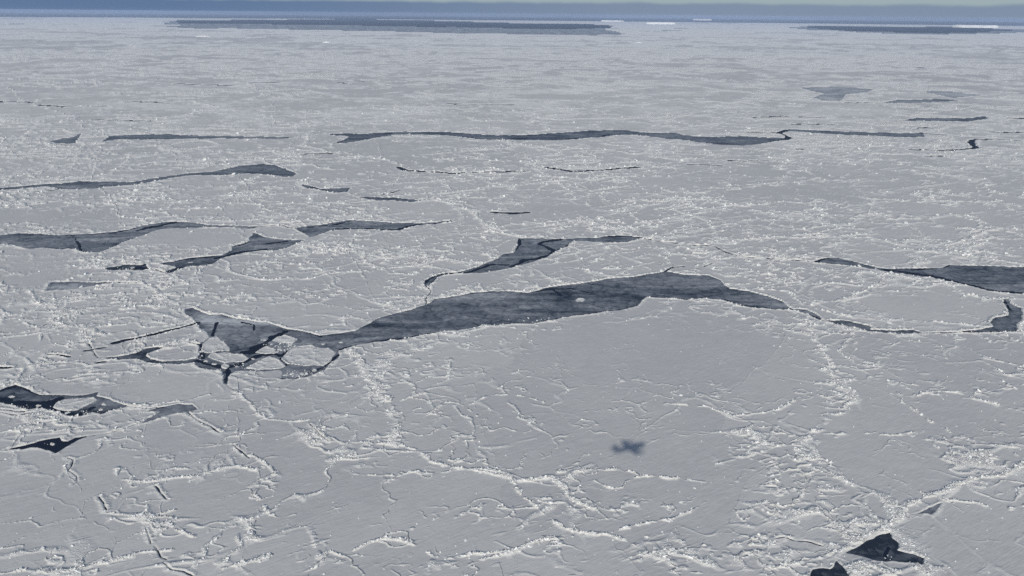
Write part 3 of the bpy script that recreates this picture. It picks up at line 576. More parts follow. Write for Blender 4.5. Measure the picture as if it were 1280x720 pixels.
def across(pts):
    g_ = to_ground([pts[0], pts[-1]]); L = math.hypot(g_[1][0] - g_[0][0], g_[1][1] - g_[0][1]) + 1e-6
    return (abs(g_[1][0] - g_[0][0]) / L) ** 2 * .7 + .3     # 1 for a crack seen broadside
D_water = np.full(X.shape, BIG)           # - in open water
for poly in WATERS:
    idx = near(poly, 30, 10)
    d = seg_dist(XW[idx], YW[idx], to_ground(poly), True)
    D_water[idx] = np.minimum(D_water[idx], d)
wmod = 0.45 + 0.9 * vnoise(X / 22, Y / 22, 5) + 0.35 * fbm(X, Y, 7, 2, 6)
for w, pts in CRACKS:
    idx = near(pts, 16, 8)
    d = seg_dist(XW[idx], YW[idx], to_ground(pts), False)
    hw = np.maximum((0.33 if w <= 3.6 else 0.62 if w < 8 else 1.05) * w * np.maximum(wmod[idx], .45 if w < 8 else .85), across(pts) * 0.5 * np.minimum(CR[idx], 60) * (wmod[idx] > (0.5 if w < 8 else .3)))
    D_water[idx] = np.minimum(D_water[idx], d - hw)
D_lead = np.minimum(D_lead, D_water)
D_dark = np.full(X.shape, BIG)
for w, pts in CRACKS2:
    if pts[0] == pts[-1]: continue
    idx = near(pts, 12, 6)
    d = seg_dist(XW[idx], YW[idx], to_ground(pts), False)
    hw = np.maximum(0.62 * w * (wmod[idx] * 1.6 - 0.4), across(pts) * 0.4 * np.minimum(CR[idx], 40) * (wmod[idx] > 0.6))
    D_dark[idx] = np.minimum(D_dark[idx], d - hw)
ragged = 1.5 * fbm(X, Y, 10, 3, 4, .6) + np.clip(.0016 * R, 0, 8) * fbm(X, Y, 34, 4, 5, .65)
farrag = np.where(R > 14000, 700 * fbm(X, Y, 1700, 4, 2, .65), 0)
D_water = D_water + np.where(R > 14000, 1700 * fbm(X, Y, 2300, 4, 4, .65), 0)
D_lead = D_lead + farrag; D_young = D_young + farrag
ragged = np.where((R < 14000) & (abs(D_lead) < 60), ragged, 0)
D_lead = D_lead + ragged * np.where(D_water < D_lead + .5, .35, 1.0); D_young = D_young + ragged
D_open = np.minimum(D_water, D_dark + .6 * ragged)
D_isl = np.full(X.shape, BIG); isl_id = np.full(X.shape, -1, np.int32)
for k, (tone, lab, poly) in enumerate(ISLANDS):
    idx = near(poly, 12, 8)
    d = seg_dist(X[idx] + WX[idx] * .5, Y[idx] + WY[idx] * .5, to_ground(poly), True)
    upd = d < D_isl[idx]; sel = tuple(i[upd] for i in idx)
    D_isl[sel] = d[upd]; isl_id[sel] = k
# ridges
RUB = np.zeros(X.shape); RIDGE_W = []
ridge_field = np.zeros(X.shape)
brk = np.clip(2.6 * vnoise(X / 9, Y / 9, 3) * (0.45 + vnoise(X / 45, Y / 45, 4)) - .45, 0, 1.15)
for k, (s, w, lab, pts) in enumerate(RIDGES):
    idx = near(pts, 45, 25)
    d = seg_dist(X[idx] + WX[idx] * 2.4, Y[idx] + WY[idx] * 2.2, to_ground(pts), False)
    wv = w * np.clip((R[idx] - 300) / 1200, .65, 1) * (.35 + 1.3 * vnoise(X[idx] / 19, Y[idx] / 19, k))
    ww = np.sqrt((wv * .40) ** 2 + (0.30 * CR[idx]) ** 2)
    core = np.exp(-(d / ww) ** 2) * np.sqrt(w * .40 / ww)
    halo = .4 * np.exp(-(d / (ww * 2.8)) ** 2) * (brk[idx] > .85)
    gaps = np.clip(vnoise(X[idx] / 33, Y[idx] / 33, k + 1) * 3.0 - .35, .3, 1)
    f = s * gaps * np.clip(core * np.clip(brk[idx] * 1.4, .12, 1) + halo, 0, 1)
    RIDGE_W.append((idx, f))
    ridge_field[idx] = np.maximum(ridge_field[idx], f)
def ellipses(lst):
    m = np.zeros(X.shape)
    for (x, y, rx, ry, s) in lst:
        sl = np.nonzero((abs(U - x) < 2.2 * rx) & (abs(V - y) < 2.2 * ry))
        u = U[sl] + WX[sl] * 1.5; v = V[sl] + WY[sl] * 0.25
        m[sl] = np.maximum(m[sl], s * np.exp(-(((u - x) / rx) ** 2 + ((v - y) / ry) ** 2) ** 1.3))
    return m
rough = ellipses(ROUGH); smooth = ellipses(SMOOTH)
patch = np.clip(0.35 + 0.9 * fbm(X, Y, 420, 3, 3) + 0.3 * fbm(X, Y, 2500, 2, 4), 0, 1)
nearfade = np.clip((R - 700) / 1500, .28, 1)
zone = np.clip(np.maximum(rough, (0.6 * patch + 0.26) * nearfade) * (1 - 0.92 * smooth), 0, 1)
# hierarchy of healed cracks and rubble lines inside the floes
net = np.zeros(X.shape)
for cell, w, lo, hi, t, st in ((34, 1.2, 0, 2600, 0, .55), (85, 2.6, 0, 6500, 1, 1.), (210, 4.5, 500, 16000, 2, 1.0), (600, 8, 2500, 60000, 3, .9), (1800, 20, 9000, 200000, 4, .8)):
    rows = np.nonzero((rr >= lo) & (rr <= hi))[0]
    if not len(rows): continue
    sl = slice(rows[0], rows[-1] + 1)
    x, y = X[sl], Y[sl]
    wx = x + fbm(x, y, cell * .8, 3, t + 1) * cell * .38; wy = y + fbm(x, y, cell * .8, 3, t + 2) * cell * .38
    d = worley_edge(wx, wy, cell, t)
    ww = np.sqrt(w ** 2 + (0.3 * CR[sl]) ** 2)
    gate = np.clip(vnoise(x / cell / 1.3 + 3, y / cell / 1.3, t + 4) * 2.6 - 0.6, 0, 1) * np.clip(vnoise(x / cell * 5, y / cell * 5, t + 5) * 2.4 - .15, 0, 1)
    e = np.clip((hi - rr[sl]) / (0.3 * hi), 0, 1)[:, None]
    net[sl] = np.maximum(net[sl], st * np.exp(-(d / ww) ** 2) * gate * e * np.clip((w / ww) ** .4, .45, 1))
chunk = np.clip(vnoise(X / 11, Y / 9, 5) * vnoise(X / 30, Y / 26, 1) * 4.2 - 1.1, 0, 1) * np.clip(rough * 1.6 - .5, 0, 1)
speck = np.clip(vnoise(X / 5.5, Y / 5.5, 6) * vnoise(X / 13, Y / 13, 2) * 3.4 - 1.1, 0, 1) * np.clip(1.3 - CR / 25, 0, 1)
rim = np.exp(-(np.clip(D_lead, 0, BIG) / np.sqrt(4.5 ** 2 + (.4 * CR) ** 2)) ** 2) * (D_lead > -5) * np.clip((R - 500) / 1000, .4, 1) * np.clip(vnoise(X / 60, Y / 60, 7) * 2.2 - .25, 0.2, 1) * .95
# fine winding veins of rubble
vein = np.zeros(X.shape)
for sc_, w, lo, hi, t in ((48, .8, 0, 2300, 1), (120, 1.5, 0, 5000, 2), (330, 3.2, 700, 14000, 3), (950, 9, 3000, 60000, 4), (3000, 30, 9000, 200000, 5)):
    rows = np.nonzero((rr >= lo) & (rr <= hi))[0]; sl = slice(rows[0], rows[-1] + 1); x, y = X[sl], Y[sl]
    d = np.abs(fbm(x, y, sc_, 4, t, .55)) * sc_ * .55
    ww = np.sqrt(w ** 2 + (.22 * CR[sl]) ** 2)
    gate = np.clip(vnoise(x / sc_ / 1.1, y / sc_ / 1.1, t + 2) * 3.2 - .8, 0, 1) * np.clip(vnoise(x / sc_ * 5, y / sc_ * 5, t + 4) * 2.6 - .15, 0, 1)
    e = np.clip((hi - rr[sl]) / (.3 * hi), 0, 1)[:, None]
    vein[sl] = np.maximum(vein[sl], np.exp(-(d / ww) ** 2) * gate * e * np.clip((w / ww) ** .3, .5, 1) * np.clip(rr[sl] / 3000, 1, 1.7)[:, None])
# wind-drifted dashes of snow and low hummocks
ra = .52; XA = X * math.cos(ra) + Y * math.sin(ra); YA = -X * math.sin(ra) + Y * math.cos(ra)
dash = np.clip((vnoise(XA / 15, YA / 2.4, 3) * vnoise(XA / 40, YA / 9, 5) - .42) * 4, 0, 1) * np.clip(1.4 - CR / 12, 0, 1)
dash2 = np.clip((vnoise(XA / 60, YA / 9, 4) * vnoise(XA / 160, YA / 40, 6) - .40) * 4, 0, 1) * np.clip((R - 900) / 1200, 0, 1) * np.clip(1.6 - CR / 60, 0, 1)
dash3 = np.clip((vnoise(X / 70, Y / 60, 4) * vnoise(X / 260, Y / 300, 6) - .30) * 3.5, 0, 1) * np.clip((R - 2500) / 2500, 0, 1)
# floe partition: flood from the seeds, ridges and leads slow the flood
S = 2
rf = np.maximum(ridge_field, 0)[::S, ::S]; dl = D_lead[::S, ::S]; cr2 = CR[::S, ::S]
nh, nw = rf.shape
cost = 1 + 30 * np.clip(rf, 0, 1) + 60 * (dl < 0) + 3.5 * net[::S, ::S] + 1.2 * zone[::S, ::S] + 0.8 * vnoise(X[::S, ::S] / 90, Y[::S, ::S] / 90, 2)
lab = np.full(nh * nw, -1, np.int32); cl = cost.ravel().tolist()
best = [1e18] * (nh * nw); heap = []
Uh, Vh = U[::S, ::S], V[::S, ::S]
labl = [-1] * (nh * nw)
for k, (fx, fy, l) in enumerate(FLOES):
    q = int(np.argmin((Uh - fx) ** 2 + (Vh - fy) ** 2)); best[q] = 0; labl[q] = k; heap.append((0.0, q))
heapq.heapify(heap)
nb = [(-1, 0, 1.35), (1, 0, 1.35), (0, -1, 1.0), (0, 1, 1.0), (-1, -1, 1.7), (-1, 1, 1.7), (1, -1, 1.7), (1, 1, 1.7)]
while heap:
    d, q = heapq.heappop(heap)
    if d > best[q]: continue
    i, j = divmod(q, nw); l = labl[q]; c0 = cl[q]
    for a, b, w in nb:
        ii = i + a; jj = j + b
        if 0 <= ii < nh and 0 <= jj < nw:
            p = ii * nw + jj; nd = d + w * 0.5 * (c0 + cl[p])
            if nd < best[p]:
                best[p] = nd; labl[p] = l; heapq.heappush(heap, (nd, p))
LH = np.array(labl).reshape(nh, nw)
FAR_ID = len(FLOES)
LH[(Vh < 98 + 6 * np.sin(Uh / 70)) & (R[::S, ::S] > 3000)] = FAR_ID
ii = np.clip((np.arange(NR)[:, None] + 1.6 * fbm(X, Y, 30, 2, 3)) / S, 0, nh - 1.001); jj = np.clip((np.arange(NC)[None, :] + 3.0 * fbm(X, Y, 30, 2, 4)) / S, 0, nw - 1.001)
i0 = ii.astype(int); j0 = jj.astype(int); fi = ii - i0; fj = jj - j0
bestv = np.full(X.shape, -1.0); LAB = np.zeros(X.shape, np.int32); second = np.zeros(X.shape)
for k in range(FAR_ID + 1):
    m = (LH == k)
    if not m.any(): continue
    r_ = np.nonzero(m.any(1))[0]; c_ = np.nonzero(m.any(0))[0]
    a0, a1 = max(0, r_[0] - 3), min(nh, r_[-1] + 4); b0, b1 = max(0, c_[0] - 3), min(nw, c_[-1] + 4)
    s = m.astype(np.float32)
    sub = s[a0:a1, b0:b1].copy()
    for _ in range(3):
        p = np.pad(sub, 1, mode='edge'); sub = (p[:-2, 1:-1] + p[2:, 1:-1] + p[1:-1, :-2] + p[1:-1, 2:] + p[1:-1, 1:-1]) / 5
    s[:] = 0; s[a0:a1, b0:b1] = sub
    sl = (slice(max(0, a0 * S - 4), min(NR, a1 * S + 4)), slice(max(0, b0 * S - 6), min(NC, b1 * S + 6)))
    a, b, p, q = i0[sl], j0[sl], fi[sl], fj[sl]
    v = s[a, b] * (1 - p) * (1 - q) + s[a + 1, b] * p * (1 - q) + s[a, b + 1] * (1 - p) * q + s[a + 1, b + 1] * p * q
    bv = bestv[sl]; u = v > bv
    second[sl] = np.where(u, np.maximum(bv, 0), np.maximum(second[sl], v))
    bestv[sl] = np.where(u, v, bv); LAB[sl] = np.where(u, k, LAB[sl])
seam = np.clip(1 - (bestv - second) * 2.6, 0, 1) ** 3 * np.clip((R - 500) / 1200, .4, 1)
RUB = np.clip(np.maximum(ridge_field * 1.1, 0) + zone * (net * .8 + vein * 1.25 + speck * .7 + .4 * dash + .8 * dash2 + .9 * dash3 + 1.2 * chunk) + (1 - .6 * smooth) * (.66 * vein * (.45 + .55 * nearfade) + .2 * net) + .05 * dash + .12 * dash2 + rim + seam * np.clip(R / 2000, .75, 1.1) * np.clip(brk * 1.1, .15, 1) , 0, 1.25)
RUB = np.clip(RUB * 1.4 - .2, 0, 1.25) * np.clip(D_lead / 2.0 + .5, 0, 1)
# heights
detail = vnoise(X / 3.1, Y / 3.1, 1) * 0.6 + vnoise(X / 6.7, Y / 6.7, 2) * 0.8
sas = fbm(X * .84 + Y * .54, (Y * .84 - X * .54) * 6, 28, 3, 5)
streaks = np.clip(3.6 * fbm(X, Y, 330, 5, 6, .68) - .15, 0, 1) * (.45 + .55 * np.clip(.5 + 1.6 * fbm(X, Y, 2600, 2, 1), 0, 1))
streaks2 = np.clip(3.6 * fbm(X, Y, 1500, 5, 2, .7) - .1, 0, 1)
PALE = np.clip((D_lead > 0) * (1 - .8 * smooth) * (.85 * streaks * np.clip((R - 1800) / 3500, 0, 1) * np.clip(1.6 - CR / 150, .3, 1) + .6 * streaks2 * np.clip((R - 5000) / 6000, 0, 1)), 0, 1)
RUB = np.clip(RUB + .12 * PALE, 0, 1.25)
H = 0.75 + 0.07 * sas + 0.15 * fbm(X, Y, 60, 2, 1) + RUB * (0.05 + np.clip(R / 1600, .55, 1) * 1.35 * detail * np.clip(1 + CR / 25, 1, 3.2))
edge = np.clip(D_lead / np.clip(0.5 * CR, 1.0, 30), -1, 1)
Z_floe = np.where(edge > 0, H * edge ** .6 + 0.02, 0.7 * edge)
edge_i = np.clip(D_isl * -1 / np.clip(0.4 * CR, .8, 30), -1, 1)
RUB_I = np.clip(np.exp(-(D_isl / 2.6) ** 2) * brk * .7 + .3 * speck + .5 * vein + .05, 0, 1.2)
Z_isl = np.where(edge_i > 0, (0.8 + RUB_I * 1.2 * detail) * edge_i ** .6 + .02, .7 * edge_i)
eo = np.clip(D_open / np.clip(0.5 * CR, .8, 30), -1, 1)
Z_young = np.where(eo > 0, .13 * eo, .5 * eo)
# how thick (pale) the young ice is: dark at its lower, freshly opened rim, paler and frosted elsewhere
THICK = THICK + 0.055 + 0.16 * fbm(X, Y, 90, 3, 6) + 0.2 * fbm(X * .9 + Y * .2, (Y - X * .2) * 2.2, 150, 4, 2)
THICK -= 0.12 * np.exp(-(np.minimum(abs(D_young), BIG) / np.clip(CR * .8, 5, 60)) ** 2)
# two traced darker or frostier patches
for (x, y, rx, ry, s) in [(262,399,26,7,.55),(318,404,50,5,.5),(375,417,25,3,.2),(640,366,60,4,.08),(610,392,60,8,.05),(1105,409,70,4,.25),(1000,390,25,5,.2),(130,295,60,6,.05),(300,280,40,4,.2),(470,278,60,2.5,.18),(238,390,6,5,-.15),(590,371,50,4,.16),(905,356,40,5,.14),(985,381,24,3,.3),(680,385,60,6,-.08),(830,360,30,8,.06),
    (490,410,40,9,-.2),(705,366,35,7,-.2),(1150,692,22,8,.2),(300,437,40,12,-.14),(420,432,25,8,-.06),(1150,690,20,8,.14),(1128,686,10,8,.1),(60,500,45,5,.10),(140,503,25,5,.26),(925,176,45,4,-.02),(365,468,25,5,.2),(1230,345,60,8,-.02),(870,352,40,7,.08),(760,372,60,10,-.06)]:
    THICK += s * np.exp(-(((U - x) / rx) ** 2 + ((V - y) / ry) ** 2))
# ---------------------------------------------------------------- cells -> objects
def cells(mask_nodes):
    """a cell is used when any of its four corners is"""
    return mask_nodes[:-1, :-1] | mask_nodes[1:, :-1] | mask_nodes[:-1, 1:] | mask_nodes[1:, 1:]
VID = np.arange(NR * NC).reshape(NR, NC)
Qall = np.stack([VID[:-1, :-1], VID[:-1, 1:], VID[1:, 1:], VID[1:, :-1]], -1)
def build(name, cellmask, Z, attrs, mat):
    q = Qall[cellmask]
    if not len(q): return None
    u, inv = np.unique(q, return_inverse=True)
    cx, cy = X.ravel()[u], Y.ravel()[u]
    ox, oy = float(cx.mean()), float(cy.mean())
    v = np.stack([cx - ox, cy - oy, Z.ravel()[u]], -1)
    o = mesh_obj(name, v, inv.reshape(-1, 4), mat, attrs={k: a.ravel()[u] for k, a in attrs.items()})
    o.location = (ox, oy, 0)
    return o
ice_cells = cells(D_lead > 0)
CL = LAB[:-1, :-1]
floes = {}
trs = np.random.default_rng(3)
for k in range(FAR_ID + 1):
    m = ice_cells & (CL == k)
    far_pack = k == FAR_ID
    o = build('distant_pack_ice' if far_pack else 'ice_floe', m, Z_floe, {'rub': RUB, 'pale': PALE}, SNOW)
    if o is None: print('EMPTY FLOE', k); continue
    if far_pack: tag(o, 'distant pack ice merging into one pale sheet towards the horizon', None, None, 'stuff')
    else: tag(o, FLOES[k][2], 'ice floe', 'ice floes of the pack')
    o['tone'] = float(trs.uniform(-.32, .3))
    floes[k] = o
ci = cells(D_isl < 0); IC = isl_id[:-1, :-1]
islands = []
for k, (tone, labl_, poly) in enumerate(ISLANDS):
    m = ci & (IC == k)
    o = build('small_ice_floe', m, Z_isl, {'rub': RUB_I}, SNOW)
    if o is None: print('EMPTY ISLAND', k); continue
    tag(o, labl_, 'ice floe', 'small ice fragments afloat in the leads' if labl_.startswith('small angular') else 'small floes in the leads'); o['tone'] = tone - .3
    islands.append(o)
cy_ = cells(D_young < np.clip(CR, 2, 60)) & cells(D_open > 0)
YC = lead_id[:-1, :-1]
for k, (tone, labl_, poly) in enumerate(LEADS):
    o = build('young_ice_sheet', cy_ & (YC == k), Z_young, {'thick': THICK}, YOUNG)
    if o is None: print('EMPTY LEAD', k); continue
    tag(o, labl_, 'frozen lead', 'frozen leads in the pack')
# ---------------------------------------------------------------- rubble blocks
CUBE = np.array([(-1,-1,-1),(1,-1,-1),(1,1,-1),(-1,1,-1),(-1,-1,1),(1,-1,1),(1,1,1),(-1,1,1)], float) * .5
CQ = np.array([(0,3,2,1),(4,5,6,7),(0,1,5,4),(1,2,6,5),(2,3,7,6),(3,0,4,7)])
def blocks(px, py, pz, size, seed):
    g = np.random.default_rng(seed); n = len(px)
    v = CUBE[None] + g.uniform(-.16, .16, (n, 8, 3))
    v = v * (size[:, None] * np.stack([g.uniform(.7, 1.7, n), g.uniform(.6, 1.2, n), g.uniform(.3, .75, n)], -1))[:, None, :]
    a = g.uniform(0, 2 * np.pi, n); b = g.normal(0, .42, n); c = g.normal(0, .42, n)
    ca, sa, cb, sb, cc, sc = np.cos(a), np.sin(a), np.cos(b), np.sin(b), np.cos(c), np.sin(c)
    x, y, z = v[..., 0], v[..., 1], v[..., 2]
    y, z = y * cb[:, None] - z * sb[:, None], y * sb[:, None] + z * cb[:, None]
    x, z = x * cc[:, None] + z * sc[:, None], -x * sc[:, None] + z * cc[:, None]
    x, y = x * ca[:, None] - y * sa[:, None], x * sa[:, None] + y * ca[:, None]
    v = np.stack([x + px[:, None], y + py[:, None], z + pz[:, None]], -1)
    q = (CQ[None] + 8 * np.arange(n)[:, None, None]).reshape(-1, 4)
    return v.reshape(-1, 3), q
def block_obj(name, rows, cols, seed, parent=None, scale=1.0, Z=None):
    g = np.random.default_rng(seed); n = len(rows)
    Zs = Z_floe if Z is None else Z
    jx = g.uniform(-.5, .5, n); 
    lat = R[rows, cols] * np.radians(DAZ)
    ang = A[rows, cols]; dr = g.uniform(-.5, .5, n) * CR[rows, cols]; dl_ = g.uniform(-.5, .5, n) * lat
    px = X[rows, cols] + dr * np.sin(ang) + dl_ * np.cos(ang); py = Y[rows, cols] + dr * np.cos(ang) - dl_ * np.sin(ang)
    size = np.clip(g.lognormal(-.12, .5, n), .45, 3.4) * scale * np.clip(R[rows, cols] / 1250, .75, 2.0)
    pz = Zs[rows, cols] + size * .12
    ox, oy = float(px.mean()), float(py.mean())
    if parent is not None: ox, oy = parent.location.x, parent.location.y
    v, q = blocks(px - ox, py - oy, pz, size, seed + 1)
    o = mesh_obj(name, v, q, BLOCK, smooth=False)
    if parent is None: o.location = (ox, oy, 0)
    else: o.parent = parent
    return o
inside = (abs(AZ) < 37.2)[None, :] & (DEP < 39.5)[:, None] & (R < 9000)
taken = np.zeros(X.shape, bool)
for k, (s, w, labl_, pts) in enumerate(RIDGES):
    idx, f = RIDGE_W[k]
    p = np.clip(f, 0, 1) ** 1.5 * (D_lead[idx] > 1.0) * inside[idx]
    g = np.random.default_rng(100 + k)
    pick = g.random(len(p)) < p * 0.40
    if pick.sum() < 6: print('THIN RIDGE', k, pick.sum()); continue
    rws, cls = idx[0][pick], idx[1][pick]; taken[rws, cls] = True
    o = bpy.data.objects.new('pressure_ridge', None); COL.objects.link(o)
    o.location = (float(X[rws, cls].mean()), float(Y[rws, cls].mean()), 0)
    tag(block_obj('ice_blocks', rws, cls, 1000 + k, parent=o), kind='stuff')
    tag(o, labl_, 'pressure ridge', 'pressure ridges of broken ice')
g = np.random.default_rng(55)
pb = np.clip(RUB, 0, 1) ** 1.8 * (0.34 + .25 * chunk) * (1 - taken) * inside * (D_lead > 1.0) + (.0014 * (1 - nearfade) + .0004) * inside * (D_lead > 2)
pb *= np.clip(1.3 - R / 4200, 0.03, 1)
chosen = g.random(X.shape) < pb
for k, o in floes.items():
    if k == FAR_ID: continue
    rws, cls = np.nonzero(chosen & (LAB == k))
    if len(rws) < 3: continue
    tag(block_obj('ice_rubble', rws, cls, 2000 + k, parent=o), kind='stuff')
for k, o in enumerate(islands):
    if o['label'].startswith('small angular'): continue
    kk = [i for i, t in enumerate(ISLANDS) if t[1] == o['label']][0]
    rws, cls = np.nonzero((g.random(X.shape) < .05 * (D_isl > -9) * (D_isl < -.8)) & (isl_id == kk))
    if len(rws) < 3: continue
    tag(block_obj('ice_rubble', rws, cls, 4000 + k, parent=o, scale=.8, Z=Z_isl), kind='stuff')
# brash: broken bits afloat between the small floes
brash = np.zeros(X.shape)
for (x, y, rx, ry, s) in [(205,338,12,3,.5),(150,338,20,3,.5),(30,509,30,3,.4),(110,516,14,3,.5),(60,557,14,3,.08),(250,440,4,10,.5),(300,458,20,3,.4),(690,400,80,3,.08),(358,434,14,6,.9),(372,467,20,4,.9),(345,436,10,5,.6),(330,430,6,3,.3),(1110,697,4,5,.3),(90,513,18,4,.3),(60,508,20,2,.2)]:
    brash = np.maximum(brash, s * np.exp(-(((U - x) / rx) ** 2 + ((V - y) / ry) ** 2) ** 2))
rws, cls = np.nonzero((g.random(X.shape) < brash * .42) & (D_isl > 1) & (D_lead < -1))
tag(block_obj('brash_ice', rws, cls, 77, scale=1.0, Z=np.zeros(X.shape)), 'bits of broken brash ice afloat between the small floes', None, None, 'stuff')
print('cells', ice_cells.sum(), 'young', cy_.sum(), 'blocks', chosen.sum(), 'ridge blocks', taken.sum())

# ---------------------------------------------------------------- sea, outer ice, haze
def disc(name, rads, mat, z, a0=0, a1=2 * math.pi, n=128):
    ang = np.linspace(a0, a1, n); v = []; q = []
    for r in rads:
        for a in ang: v.append((r * math.sin(a), r * math.cos(a), z))
    for i in range(len(rads) - 1):
        for j in range(n - 1):
            b = i * n + j; q.append((b, b + 1, b + n + 1, b + n))
    return mesh_obj(name, v, [t[::-1] for t in q], mat)
tag(disc('sea', [0.5, 500, 2000, 8000, 30000, 80000, 140000], SEA, 0.0), kind='structure')
a_edge = math.radians(AZ[-1])
def ring(name, rads, a0, a1, n):
    o = disc(name, rads, SNOW, 0.7, a0, a1, n)
    a = o.data.attributes.new('rub', 'FLOAT', 'POINT'); a.data.foreach_set('value', np.full(len(o.data.vertices), .15, np.float32)); o['tone'] = 0.0
    return tag(o, kind='structure')
ring('pack_ice_field', [0.5, 100, rr[0] * .5, rr[0]], 0, 2 * math.pi, 97)
ring('pack_ice_field', [rr[0], 600, 1500, 4000, 12000, 40000, 80000], a_edge, 2 * math.pi - a_edge, 97)
# ---------------------------------------------------------------- icebergs far out
def iceberg(px, py, wpx, hpx, label, seed, flat=True):
    gx, gy = (float(t) for t in ground(np.array(float(px)), np.array(float(py))))
    d = math.hypot(gx, gy); W = wpx / F_PX * d; Hh = hpx / F_PX * d
    g = np.random.default_rng(seed); n = 26
    root = bpy.data.objects.new('iceberg', None); COL.objects.link(root); root.location = (gx, gy, 0)
    root.rotation_euler.z = -math.atan2(gx, gy)
    tag(root, label, 'iceberg')
    v = []; q = []
    ang = np.linspace(0, 2 * np.pi, n, endpoint=False)
    rad = 1 + .12 * g.standard_normal(n)
    prof = [(-.1, 1.0), (.35, 1.0), (.8, .985), (1.0, .96)] if flat else [(-.1, 1.0), (.3, .9), (.7, .6), (1.0, .25)]
    for lv, (hz, sc) in enumerate(prof):
        for a, r in zip(ang, rad):
            sq = 1.0 / max(abs(math.cos(a)), abs(math.sin(a))) ** .6
            top = 1 if lv < 3 else 1 + .06 * g.standard_normal() + (.12 * math.sin(a * 2 + seed) if not flat else 0)
            v.append((W * .5 * r * sc * sq * math.cos(a), W * .22 * r * sc * sq * math.sin(a), Hh * hz * top))
    for l in range(3):
        for j in range(n):
            q.append((l * n + j, l * n + (j + 1) % n, (l + 1) * n + (j + 1) % n, (l + 1) * n + j))
    mesh_obj('cliff', v, q, BLOCK, parent=root, smooth=False)
    t = [v[3 * n + j] for j in range(n)] + [(0, 0, Hh * (1.0 if flat else 1.15))]
    mesh_obj('summit', np.array(t) + (0, 0, .3), [(j, (j + 1) % n, n) for j in range(n)], BLOCK, parent=root, smooth=False)
iceberg(1220, 34.6, 38, 2.6, 'wide flat topped iceberg before the right end of the far water', 5)
iceberg(825, 30.3, 30, 2.0, 'flat pale iceberg where the two far water strips meet', 6)
iceberg(254, 46.0, 17, 1.3, 'low white iceberg standing in the far left ice', 7, False)
iceberg(408, 53.5, 8, 1.3, 'tiny white iceberg in the far ice, left of centre', 8, False)
iceberg(798, 54.0, 8, 1.1, 'tiny pale iceberg in the far ice, right of centre', 9, False)
iceberg(878, 25.6, 22, 1.6, 'faint pale iceberg near the skyline right of centre', 10)
iceberg(765, 27.0, 24, 1.4, 'faint flat iceberg near the skyline at the middle', 11)
# ---------------------------------------------------------------- haze
sea_bottom, top = -1.0, CAM_H + 14.0
hv = [(sx_ * 141000, sy_ * 141000, z) for z in (sea_bottom, top) for sx_, sy_ in ((-1, -1), (1, -1), (1, 1), (-1, 1))]
hm = bpy.data.materials.new('thin_haze'); hm.use_nodes = True; hn = hm.node_tree; hn.nodes.clear()
ho = hn.nodes.new('ShaderNodeOutputMaterial'); vol = hn.nodes.new('ShaderNodeVolumePrincipled')
vol.inputs['Color'].default_value = (0.56, 0.70, 0.98, 1); vol.inputs['Density'].default_value = HAZE_D; vol.inputs['Anisotropy'].default_value = 0.0
hn.links.new(vol.outputs[0], ho.inputs['Volume'])
haze = mesh_obj('haze', hv, [(0, 3, 2, 1), (4, 5, 6, 7), (0, 1, 5, 4), (1, 2, 6, 5), (2, 3, 7, 6), (3, 0, 4, 7)], hm, smooth=False)
tag(haze, kind='stuff')
# ---------------------------------------------------------------- the aircraft that casts the shadow
WHITE = plain('white_aircraft_paint', (.8, .8, .8), .35); GREY = plain('grey_metal', (.35, .36, .38), .4, .6); DARK = plain('dark_rubber', (.03, .03, .03), .6); BLUE = plain('blue_stripe_paint', (.05, .09, .25), .35); GLASS = plain('dark_window_glass', (.02, .025, .03), .1)
air = bpy.data.objects.new('aircraft', None); COL.objects.link(air)
tag(air, 'white four engined propeller aircraft banking above the ice, casting the small blue shadow', 'aircraft')
air.location = AIR; air.scale = (1.2, 1.3, 1.4)
air.rotation_euler = (Matrix.Rotation(HEADING, 3, 'Z') @ Matrix.Rotation(BANK, 3, 'X')).to_euler()
def lathe(name, prof, mat, parent, axis_off=(0, 0, 0), n=24):
    v = []; q = []
    for (x, r, zc) in prof:
        for j in range(n):
            a = 2 * math.pi * j / n; v.append((x + axis_off[0], r * math.cos(a) + axis_off[1], zc + r * math.sin(a) + axis_off[2]))
    for i in range(len(prof) - 1):
        for j in range(n): q.append((i * n + j, i * n + (j + 1) % n, (i + 1) * n + (j + 1) % n, (i + 1) * n + j))
    return mesh_obj(name, v, q, mat, parent)
def foil(name, sects, mat, parent):
    """sects: (leading x, trailing x, y, z, thickness, vertical?) lofted aerofoils"""
    v = []; q = []; m = 14
    for (xl, xt, y, z, th, vert) in sects:
        c = xl - xt
        for j in range(m):
            a = 2 * math.pi * j / m; u = .5 - .5 * math.cos(a); hgt = th * math.sin(a) * (1 - .55 * u)
            v.append((xl - c * u, y + (hgt if vert else 0), z + (0 if vert else hgt)))
    for i in range(len(sects) - 1):
        for j in range(m): q.append((i * m + j, i * m + (j + 1) % m, (i + 1) * m + (j + 1) % m, (i + 1) * m + j))
    return mesh_obj(name, v, q, mat, parent)
fus = lathe('fuselage', [(18.2, .05, -.35), (17.7, .65, -.3), (16.6, 1.15, -.15), (15, 1.9, 0), (13, 2.1, 0), (-4, 2.1, 0), (-9, 1.9, .1), (-13.5, 1.3, .45), (-16.5, .5, .7), (-20.5, .12, .8)], WHITE, air)
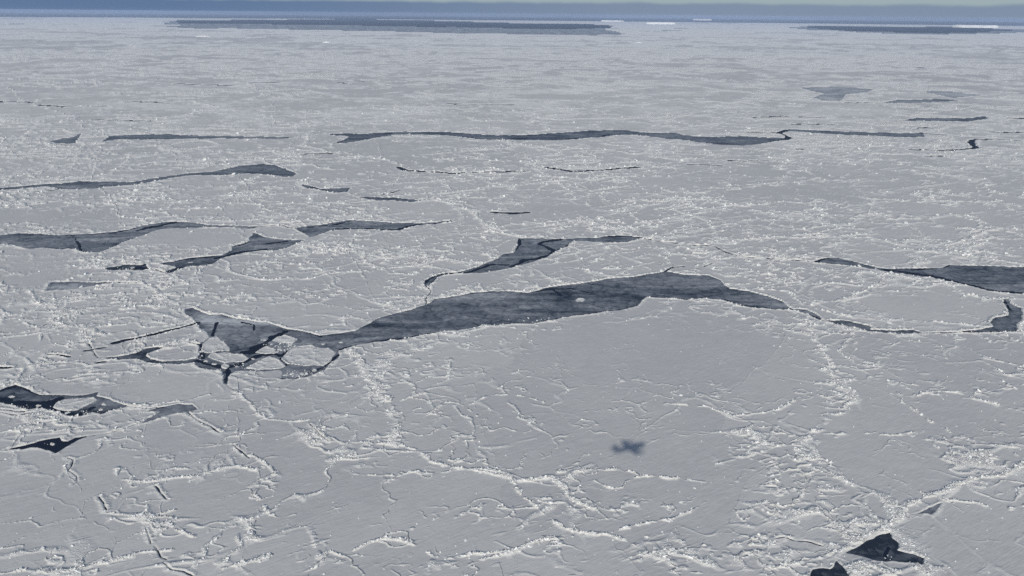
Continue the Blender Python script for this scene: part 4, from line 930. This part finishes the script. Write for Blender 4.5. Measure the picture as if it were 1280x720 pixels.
for s in (-1, 1):
    lathe('cabin_stripe', [(12.5, .06, 0), (12, .09, 0), (-9, .09, 0), (-9.5, .05, 0)], BLUE, fus, (0, s * 2.05, .1), 8)
    for k in range(7):
        lathe('cabin_window', [(9 - 2.6 * k, .02, 0), (8.85 - 2.6 * k, .17, 0), (8.6 - 2.6 * k, .2, 0), (8.35 - 2.6 * k, .17, 0), (8.2 - 2.6 * k, .02, 0)], GLASS, fus, (0, s * 1.95, .6), 10)
    foil('wing', [(5.6, -2.6, s * 1.2, -1.0, .5, 0), (4.4, -1.9, s * 7.5, -.55, .35, 0), (3.0, -1.1, s * 12.6, 0, .15, 0)], WHITE, air)
    foil('tailplane', [(-14.2, -17.6, s * .3, .8, .2, 0), (-15.6, -17.4, s * 6.4, 1.5, .08, 0)], WHITE, air)
    for y in (4.6, 9.6):
        e = lathe('engine', [(8.6, .2, 0), (8.3, .55, 0), (7.2, .68, -.1), (4.0, .72, -.1), (1.0, .5, 0), (-1.6, .12, .1)], WHITE, air, (0, s * y, -.45), 16)
        lathe('spinner', [(9.4, .03, 0), (9.1, .2, 0), (8.65, .3, 0)], GREY, e, (0, s * y, -.45), 12)
        for b in range(4):
            a = b * math.pi / 2 + .4; ca_, sa_ = math.cos(a), math.sin(a)
            v = []
            for (rad_, wd) in ((.25, .12), (1.1, .25), (2.0, .2)):
                for w_, x_ in ((-wd, -.05), (wd, .09), (wd, .13), (-wd, -.01)):
                    v.append((8.9 + x_, s * y + rad_ * ca_ - w_ * sa_, -.45 + rad_ * sa_ + w_ * ca_))
            q = [(i * 4 + j, i * 4 + (j + 1) % 4, i * 4 + 4 + (j + 1) % 4, i * 4 + 4 + j) for i in range(2) for j in range(4)] + [(8, 9, 10, 11)]
            mesh_obj('propeller_blade', v, q, DARK, e, smooth=False)
foil('fin', [(-12.2, -18.2, 0, .9, .24, 1), (-15.6, -18.4, 0, 6.6, .1, 1)], WHITE, air)
lathe('cockpit_window', [(16.7, .3, 0), (16.2, .95, 0), (15.4, 1.05, 0), (14.9, .6, 0)], GLASS, fus, (0, 0, .62), 20)
